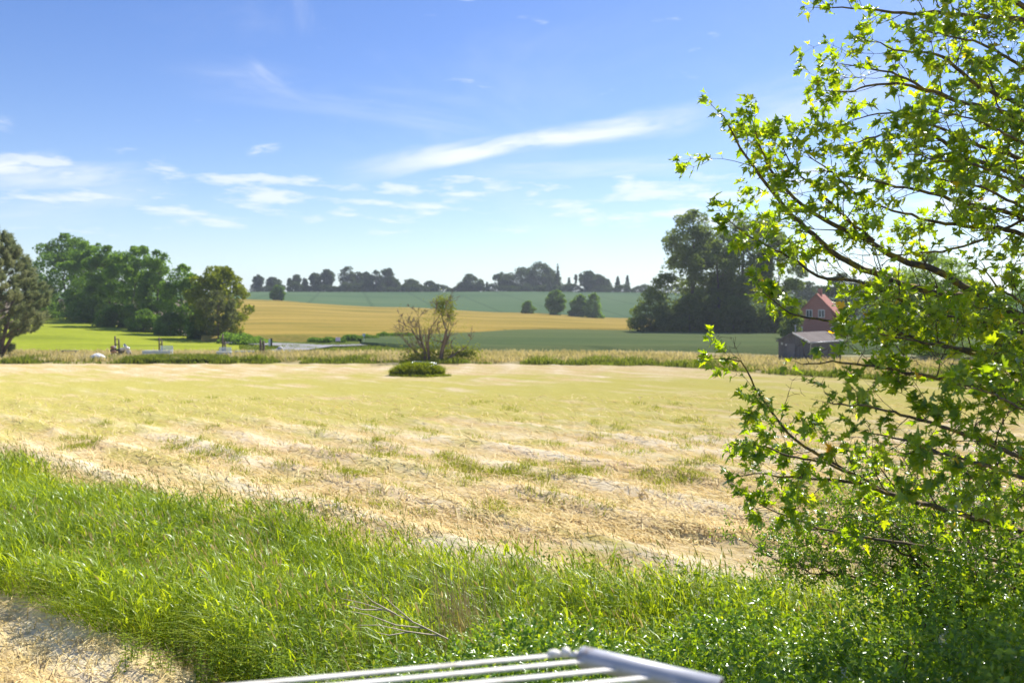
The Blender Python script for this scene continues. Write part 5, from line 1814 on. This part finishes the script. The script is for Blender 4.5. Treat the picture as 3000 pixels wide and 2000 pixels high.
def flatbar(a, b, wd=0.024, th=0.008):
    a, b = a - RO, b - RO
    d = (b - a).normalized()
    s = d.cross(Vector((0, 0, 1))).normalized() * wd / 2
    z = Vector((0, 0, th / 2))
    m = MB()
    bev = 0.15
    prof = [(-1, -1), (1, -1), (1, 1 - 2 * bev), (1 - bev, 1), (-1 + bev, 1), (-1, 1 - 2 * bev)]
    vs = [e + s * x + z * y for e in (a, b) for x, y in prof]
    k = len(prof)
    fs = [(i, (i + 1) % k, k + (i + 1) % k, k + i) for i in range(k)] + [tuple(reversed(range(k))), tuple(range(k, 2 * k))]
    return m.add(vs, fs)


starts = []
for px, py in [(1650, 1916), (1768, 1930), (1868, 1952), (1968, 1976), (2068, 2000)]:
    dd = (EYE - pa.z) * FPX / (py - HOR)
    starts.append(P(px, py, dd))
Lbar = 1.75
for i, s in enumerate(starts):
    flatbar(s, s + bd * Lbar).build('bar', M['whitebar'], rk)
for i, j in ((1, 2), (3, 4)):
    flatbar(starts[i] + Vector((0, 0, 0.003)), starts[j] + Vector((0, 0, 0.003)), 0.022).build('end_link', M['whitebar'], rk)
for i, s in enumerate(starts):
    e = s - RO
    foot = (pa - RO) + ax * max(0.02, min(0.95, (s - pa).dot(ax) / ax.length_squared + 0.06))
    MB().tube([e, foot], 0.009, 8).build('bracket', M['galv'], rk, True)
mb = MB().ball(starts[0] - RO + Vector((0.01, 0, 0.008)), 0.020, 12, 8).ball(starts[0] - RO + Vector((-0.035, -0.005, 0.006)), 0.017, 12, 8, (1.6, 1, 0.9))
mb.build('hinge', M['whitebar'], rk, True)
MB().ball(pa - RO - ax * 0.035 + Vector((0, 0, 0.004)), 0.014, 10, 7).build('end_knob', M['whitebar'], rk, True)
mid = pa.lerp(pb_, 0.42) - RO
MB().tube([mid + Vector((0, 0, -0.03)), Vector((mid.x, mid.y, 0.0))], 0.024, 10).build('post', M['whitebar'], rk, True)
fr = starts[1] + bd * Lbar * 0.96 - RO
fr2 = starts[4] + bd * Lbar * 0.96 - RO
flatbar(starts[0] + bd * Lbar * 0.96 + Vector((0, 0, -0.012)), starts[4] + bd * Lbar * 0.96 + Vector((0, 0, -0.012)), 0.03, 0.012).build('cross_bar', M['galv'], rk)
mm = fr.lerp(fr2, 0.5)
MB().tube([mm + Vector((0, 0, -0.012)), Vector((mm.x, mm.y, 0))], 0.024, 10).build('post', M['whitebar'], rk, True)

# ------------------------------------------------------------------ shed
cx, cy = (2370 - 1500) / FPX * 73.8, 73.8
shed = thing('metal_shed', 'small charcoal metal shed with pale low pitched roof at the field edge', 'shed', (cx, cy, 0), math.radians(45))
# local frame: +x runs along the long side (away to the right), +y runs along the gable (away to the left)
SL, SW, EH, RH = 7.0, 3.0, 1.95, 2.72


def ribbed(mb, p0, p1, h0, h1f, nrm, pitch=0.26, depth=0.03):
    """vertical ribbed sheet between two ground points; h1f(t) gives the top height"""
    p0, p1 = Vector(p0), Vector(p1)
    L = (p1 - p0).length
    d = (p1 - p0).normalized()
    n = max(1, int(round(L / pitch)))
    ts, off = [], []
    for i in range(n):
        b = i / n
        ts += [b, b + 0.55 / n, b + 0.65 / n, b + 0.9 / n]
        off += [0, 0, depth, depth]
    ts.append(1.0)
    off.append(0)
    vs = []
    for t, o_ in zip(ts, off):
        q = p0 + d * L * t + Vector(nrm) * o_
        vs += [(q.x, q.y, h0), (q.x, q.y, h1f(t))]
    mb.add(vs, [(2 * i, 2 * i + 2, 2 * i + 3, 2 * i + 1) for i in range(len(ts) - 1)])


gab = lambda t: EH + (RH - EH) * (1 - abs(2 * t - 1))
mb = MB()
ribbed(mb, (0, 0, 0), (0, SW, 0), 0, gab, (-1, 0, 0))
mb.build('gable_wall', M['shedwall'], shed)
mb = MB()
ribbed(mb, (SL, 0, 0), (SL, SW, 0), 0, gab, (1, 0, 0))
mb.build('gable_wall', M['shedwall'], shed)
mb = MB()
ribbed(mb, (0, 0, 0), (SL, 0, 0), 0, lambda t: EH, (0, -1, 0))
mb.build('side_wall', M['shedwall'], shed)
mb = MB()
ribbed(mb, (0, SW, 0), (SL, SW, 0), 0, lambda t: EH, (0, 1, 0))
mb.build('side_wall', M['shedwall'], shed)
ov = 0.16
sl = (RH - EH) / (SW / 2)
for sgn in (0, 1):
    y_e = -ov if sgn == 0 else SW + ov
    z_e = EH - sl * ov
    mb = MB()
    vs = [(-ov, y_e, z_e + 0.03), (SL + ov, y_e, z_e + 0.03), (SL + ov, SW / 2, RH + 0.03), (-ov, SW / 2, RH + 0.03)]
    vs += [(x, y, z + 0.05) for x, y, z in vs]
    mb.add(vs, [(0, 3, 2, 1), (4, 5, 6, 7), (0, 1, 5, 4), (1, 2, 6, 5), (3, 0, 4, 7)])
    mb.build('roof_slope', M['shedroof'], shed)
    # barge boards at the front gable; sunlight painted in as white on the right
    mb = MB()
    a = Vector((-ov - 0.03, y_e, z_e - 0.02))
    b = Vector((-ov - 0.03, SW / 2 - (0.002 if sgn == 0 else -0.002), RH - 0.02))
    up = Vector((0, 0, 0.14))
    t_ = Vector((0.028, 0, 0))
    vs = [a, b, b + up, a + up, a + t_, b + t_, b + up + t_, a + up + t_]
    mb.add(vs, [(0, 3, 2, 1), (4, 5, 6, 7), (3, 7, 6, 2), (0, 1, 5, 4), (0, 4, 7, 3)])
    mb.build('barge_board', M['white'] if sgn == 0 else M['shedwall'], shed)
MB().tube([(-ov, -ov - 0.05, EH - sl * ov), (SL + ov, -ov - 0.05, EH - sl * ov)], 0.055, 8).build('gutter', M['zincpipe'], shed, True)
for x in (0.10, SL - 0.1):
    MB().tube([(x, -ov - 0.05, EH - 0.12), (x, -0.085, EH - 0.3), (x, -0.085, 0.0)], 0.055, 8).build('downpipe', M['zincpipe'], shed, True)
mb = MB().box((-0.055, 1.72, 0.88), (0.03, 0.82, 1.72))
dr = mb.build('door', M['sheddoor'], shed)
MB().tube([(-0.09, 1.42, 0.9), (-0.09, 1.30, 0.9)], 0.015, 6).build('handle', M['galv'], dr)
MB().ball((-0.10, 2.18, 1.62), 0.085, 10, 7).build('lamp', M['white'], shed, True)
MB().box((-0.05, 2.62, 1.72), (0.02, 0.20, 0.22)).build('vent', M['zincpipe'], shed)
mb = MB().tube([(0.5, SW / 2 + 0.05, RH - 0.1), (0.5, SW / 2 + 0.05, RH + 0.62)], 0.05, 8).tube([(0.5, SW / 2 + 0.05, RH + 0.60), (0.5, SW / 2 + 0.05, RH + 0.75)], 0.085, 8)
mb.build('flue', M['zincpipe'], shed, True)

# ------------------------------------------------------------------ brick house and grey barn
def gable_house(name, label, px, d, rz, w, L, eave, ridge, wall, roof, zoff=0.0, window=True):
    X = (px - 1500) / FPX * d
    h = thing(name, label, 'house' if window else 'barn', (X, d, tz(X, d) + zoff), rz)
    mb = MB()
    hw = w / 2
    vs = [(-hw, 0, 0), (hw, 0, 0), (hw, 0, eave), (0, 0, ridge), (-hw, 0, eave), (-hw, L, 0), (hw, L, 0), (hw, L, eave), (0, L, ridge), (-hw, L, eave)]
    mb.add(vs, [(0, 1, 2, 3, 4), (6, 5, 9, 8, 7), (1, 6, 7, 2), (5, 0, 4, 9)])
    mb.build('wall', wall, h)
    sl = (ridge - eave) / hw
    for s in (-1, 1):
        mb = MB()
        e = hw + 0.35
        a = [(s * e, -0.22, eave - 0.35 * sl + 0.04), (0.0, -0.22, ridge + 0.04), (0.0, L + 0.22, ridge + 0.04), (s * e, L + 0.22, eave - 0.35 * sl + 0.04)]
        b = [(x, y, z + 0.12) for x, y, z in a]
        mb.add(a + b, [(0, 1, 2, 3), (4, 7, 6, 5), (0, 4, 5, 1), (3, 2, 6, 7), (0, 3, 7, 4)])
        rf = mb.build('roof', roof, h)
        rows = MB()
        for k in range(1, int((e * math.hypot(1, sl)) / 0.35)):
            q = k * 0.35 / math.hypot(1, sl)
            x = s * (e - q)
            z = eave - 0.35 * sl + 0.165 + sl * q
            rows.box((x, L / 2, z), (0.05, L + 0.4, 0.03), 0, 0, s * math.atan(sl))
        rows.build('tile_courses', roof, rf)['kind'] = 'stuff'
    if window:
        for wx, wz in ((0.75, ridge - 3.1), (-1.1, ridge - 3.1), (-2.6, 1.5), (2.6, 1.5)):
            fr = MB().box((wx, -0.03, wz), (0.95, 0.08, 1.25)).build('window', M['white'], h)
            for sx in (-0.22, 0.22):
                MB().box((wx + sx, -0.078, wz), (0.34, 0.02, 1.05)).build('pane', M['darkglass'], fr)
        MB().box((0.2, 3.5, ridge + 0.35), (0.6, 0.6, 1.3)).build('chimney', wall, h)
    return h


gable_house('brick_house', 'red brick house with steep red tiled roof behind the shed', 2392, 128, math.radians(-27), 8.6, 13.0, 2.6, EYE + (HOR - 862) / FPX * 128, M['brick'], M['redtile'])
gable_house('grey_barn', 'barn with grey roof mostly hidden by maple leaves', 2560, 118, math.radians(-62), 7.0, 14.0, 2.4, EYE + (HOR - 888) / FPX * 118, M['greyslate'], M['greyslate'], window=False)

# ------------------------------------------------------------------ things along the far edge of the hay field
def post_pair(label, px0, px1, top0, top1, base_py, r, rung=True):
    d = gy(base_py)
    x0, x1 = (px0 - 1500) / FPX * d, (px1 - 1500) / FPX * d
    t = thing('post_frame', label, 'posts', ((x0 + x1) / 2, d, 0), group='weathered post frames behind the hay field')
    hw = (x1 - x0) / 2
    for s, tp in ((-1, top0), (1, top1)):
        h = EYE + (HOR - tp) / FPX * d
        MB().tube([(s * hw, 0, -0.2), (s * hw + 0.02, 0.02, h * 0.5), (s * hw, 0, h)], [r, r * 0.92, r * 0.85], 8).build('post', M['oldpost'], t, True)
    if rung:
        for z in (0.55, 1.2, 1.75):
            MB().box((0, 0, z), (2 * hw, 0.05, 0.09)).build('rail', M['oldpost'], t)
    return t


post_pair('weathered post frame rising behind the motorcycle', 337, 348, 984, 993, 1041, 0.10)
post_pair('weathered post frame behind the grey bench with a taller left post', 466, 474, 988, 996, 1041, 0.09)
post_pair('weathered post frame in front of the small slatted bench', 652, 659, 978, 1000, 1040, 0.11)
post_pair('weathered post frame at the left end of the road', 763, 772, 995, 998, 1039, 0.14)


def bench(label, px0, px1, bk0, bk1, base_py, seat_py, back_py):
    d = gy(base_py) - 1.0
    u = d / FPX
    x0, x1 = (px0 - 1500) * u, (px1 - 1500) * u
    c = (x0 + x1) / 2
    t = thing('garden_bench', label, 'bench', (c, d, 0), group='pale grey garden benches')
    zs = EYE + (HOR - seat_py) * u
    zb = EYE + (HOR - back_py) * u
    L = x1 - x0
    for k in range(4):
        MB().box((0, -0.27 + 0.17 * k, zs), (L, 0.15, 0.05)).build('seat_slat', M['bench'], t)
    MB().box((0, -0.32, zs - 0.17), (L - 0.06, 0.03, 0.24)).build('apron', M['bench'], t)
    b0, b1 = (bk0 - 1500) * u - c, (bk1 - 1500) * u - c
    for k in range(3):
        MB().box(((b0 + b1) / 2, 0.36, zs + (zb - zs) * (0.3 + 0.33 * k)), (b1 - b0, 0.03, (zb - zs) * 0.2)).build('back_slat', M['bench'], t)
    for x in (b0 + 0.06, b1 - 0.06):
        MB().box((x, 0.395, zb / 2 + 0.02), (0.07, 0.04, zb)).build('back_post', M['bench'], t)
    for x in (-L / 2 + 0.12, L / 2 - 0.12):
        for y in (-0.27, 0.24):
            MB().box((x, y, (zs - 0.03) / 2), (0.08, 0.08, zs - 0.03)).build('leg', M['bench'], t)


bench('long pale grey bench with slatted backrest on its right half', 420, 504, 466, 502, 1049, 1027, 1014)
bench('small pale grey slatted bench behind the thick post', 636, 678, 638, 674, 1047, 1030, 1018)
pl = thing('white_plank', 'pale plank lying on supports right of the small bench', 'plank', ((718 - 1500) / FPX * 86, 86, 0))
MB().box((0, 0, 0.42), (2.1, 0.3, 0.16)).build('board', M['bench'], pl)
for x in (-0.8, 0.8):
    MB().box((x, 0, 0.17), (0.12, 0.28, 0.34)).build('support', M['oldplank'], pl)
lb = thing('plank_bench', 'low dark plank on two legs between the pine and the white sheet', 'bench', ((203 - 1500) / FPX * 84, 84, 0))
MB().box((0, 0, 0.62), (1.75, 0.32, 0.07)).build('seat', M['oldplank'], lb)
for x in (-0.68, 0.68):
    MB().box((x, 0, 0.29), (0.09, 0.26, 0.585)).build('leg', M['oldplank'], lb)

# white plastic sheet over a low heap
d = 77.5
mb = MB()
gT = np.random.default_rng(6)
vs, fs = [], []
for i in range(9):
    r = 1 - i / 8
    for j in range(28):
        th = 2 * math.pi * j / 28
        k = 1 + 0.08 * math.sin(7 * th + i)
        vs.append((0.78 * r * math.cos(th) * k, 0.5 * r * math.sin(th) * k, 0.40 * (1 - r ** 2.2) + 0.25 + 0.03 * math.sin(5 * th + 2 * i) - (0.27 if i == 0 else 0)))
for i in range(8):
    for j in range(28):
        k = (j + 1) % 28
        fs.append((i * 28 + j, i * 28 + k, (i + 1) * 28 + k, (i + 1) * 28 + j))
mb.add(vs, fs)
o = mb.build('white_sheet', M['tarp'], None, True)
o.location = ((286 - 1500) / FPX * d, d, 0.02)
tag(o, 'white plastic sheet over a low heap left of the motorcycle', 'tarpaulin')

# parked motorcycle, facing right
mc = thing('motorcycle', 'parked motorcycle with brown rounded rear box and chrome', 'motorcycle', ((353 - 1500) / FPX * 82, 82, 0))
for x in (-0.62, 0.78):
    wh = MB()
    n = 24
    vs, fs = [], []
    for i in range(n):
        th = 2 * math.pi * i / n
        for j in range(8):
            ph = 2 * math.pi * j / 8
            rr = 0.27 + 0.07 * math.cos(ph)
            vs.append((x + rr * math.cos(th), 0.065 * math.sin(ph), 0.34 + rr * math.sin(th)))
    for i in range(n):
        for j in range(8):
            fs.append((i * 8 + j, ((i + 1) % n) * 8 + j, ((i + 1) % n) * 8 + (j + 1) % 8, i * 8 + (j + 1) % 8))
    wh.add(vs, fs)
    wo_ = wh.build('wheel', M['tyre'], mc, True)
    rm = MB().tube([(x, -0.05, 0.34), (x, 0.05, 0.34)], 0.07, 12)
    for k in range(8):
        th = math.pi * k / 4
        rm.tube([(x, 0, 0.34), (x + 0.21 * math.cos(th), 0, 0.34 + 0.21 * math.sin(th))], 0.012, 5)
    rm.build('rim', M['chrome'], wo_, True)
MB().box((0.08, 0, 0.46), (0.52, 0.30, 0.36)).box((0.02, 0, 0.70), (0.9, 0.10, 0.08)).build('engine', M['blackpaint'], mc)
MB().ball((0.22, 0, 0.86), 0.28, 14, 9, (1.15, 0.55, 0.55)).build('fuel_tank', M['cream'], mc, True)
MB().ball((-0.28, 0, 0.80), 0.32, 14, 8, (1.25, 0.5, 0.28)).build('seat', M['blackpaint'], mc, True)
MB().ball((-0.78, 0, 1.04), 0.33, 16, 10, (0.85, 0.75, 0.62)).build('rear_box', M['brownleather'], mc, True)
MB().box((-0.78, 0, 0.74), (0.46, 0.30, 0.22)).build('carrier', M['blackpaint'], mc)
MB().ball((-0.60, -0.28, 0.62), 0.24, 12, 8, (1.2, 0.4, 0.8)).build('saddlebag', M['brownleather'], mc, True)
MB().ball((-0.50, -0.14, 1.06), 0.11, 12, 8).build('chrome_cap', M['chrome'], mc, True)
MB().ball((0.66, 0, 0.92), 0.28, 14, 9, (0.85, 0.8, 0.85)).build('fairing', M['cream'], mc, True)
MB().ball((0.84, 0, 0.56), 0.30, 14, 9, (0.75, 0.3, 0.85)).build('front_mudguard', M['cream'], mc, True)
MB().ball((0.90, -0.02, 0.98), 0.12, 12, 8).build('headlight', M['chrome'], mc, True)
mb = MB()
mb.add([(0.50, -0.2, 1.12), (0.50, 0.2, 1.12), (0.40, 0.15, 1.45), (0.40, -0.15, 1.45), (0.515, -0.2, 1.12), (0.515, 0.2, 1.12), (0.415, 0.15, 1.45), (0.415, -0.15, 1.45)], [(0, 1, 2, 3), (4, 7, 6, 5), (0, 3, 7, 4), (1, 5, 6, 2), (3, 2, 6, 7)])
mb.build('windscreen', M['darkglass'], mc)
MB().tube([(0.42, -0.38, 1.08), (0.5, -0.18, 1.12), (0.5, 0.18, 1.12), (0.42, 0.38, 1.08)], 0.018, 6).build('handlebar', M['chrome'], mc, True)
for s in (-1, 1):
    MB().ball((0.46, 0.30 * s, 1.24), 0.085, 10, 7, (0.5, 1, 0.8)).build('mirror', M['chrome'], mc, True)
    MB().tube([(0.55, 0.1 * s, 1.05), (0.78, 0.1 * s, 0.34)], 0.03, 8).build('fork', M['chrome'], mc, True)
MB().tube([(0.30, -0.17, 0.40), (-0.1, -0.2, 0.30), (-0.95, -0.2, 0.36)], [0.035, 0.05, 0.055], 10).build('exhaust', M['chrome'], mc, True)
MB().tube([(0.0, -0.12, 0.34), (-0.05, -0.32, 0.0)], 0.018, 6).build('side_stand', M['blackpaint'], mc)

# signs by the road
sg = thing('road_sign', 'low pale pink sign board before the dark verge', 'sign', ((990 - 1500) / FPX * 107, 107, 0))
MB().box((0, 0, 0.95), (0.62, 0.04, 0.5)).build('board', M['signpink'], sg)
MB().tube([(-0.2, 0.05, 0), (-0.2, 0.05, 1.1)], 0.03, 6).build('post', M['oldpost'], sg)
MB().tube([(0.2, 0.05, 0), (0.2, 0.05, 1.1)], 0.03, 6).build('post', M['oldpost'], sg)
sg = thing('road_sign', 'small bluish sign on a thin post right of the road', 'sign', ((1066 - 1500) / FPX * 108, 108, 0))
MB().box((0, 0, EYE + (HOR - 981) / FPX * 108), (0.36, 0.03, 0.36)).build('board', M['signblue'], sg)
MB().tube([(0, 0.04, 0), (0, 0.04, EYE + (HOR - 978) / FPX * 108)], 0.03, 6).build('post', M['galv'], sg)
sg = thing('marker_post', 'short white marker post at the left end of the road', 'post', ((790 - 1500) / FPX * 104, 104, 0.0))
MB().box((0, 0, 0.55), (0.22, 0.14, 1.1)).build('post', M['white'], sg)
MB().box((0.2, 0.1, 0.6), (0.2, 0.12, 1.2)).build('backing_post', M['blackpaint'], sg)
st = MB().ball((0, 0, 0.25), 0.42, 10, 7, (0.8, 0.7, 0.75)).build('boulder', M['stone'], None, True)
st.location = ((821 - 1500) / FPX * 91, 91, 0.2)
tag(st, 'pale round stone in the grass before the road', 'stone')
st = MB().ball((0, 0, 0.15), 0.5, 10, 7, (0.9, 0.7, 0.6)).build('tree_stump', M['oldplank'], None, True)
st.location = ((37 - 1500) / FPX * 80, 79.0, 0.0)
tag(st, 'brown stump in the grass at the foot of the pine', 'stump')

# ------------------------------------------------------------------ haze
m, t = new_mat('thin_haze')
pv = t.n('ShaderNodeVolumePrincipled')
pv.inputs['Color'].default_value = (0.80, 0.88, 1.0, 1)
pv.inputs['Density'].default_value = 0.00027
pv.inputs['Anisotropy'].default_value = 0.3
out = t.n('ShaderNodeOutputMaterial')
t.put(out.inputs['Volume'], pv.outputs[0])
hz = MB().box((0, 1700, 19.0), (6400, 5000, 48)).build('haze', m)
tag(hz, 'thin summer haze over the fields', 'haze', kind='stuff')
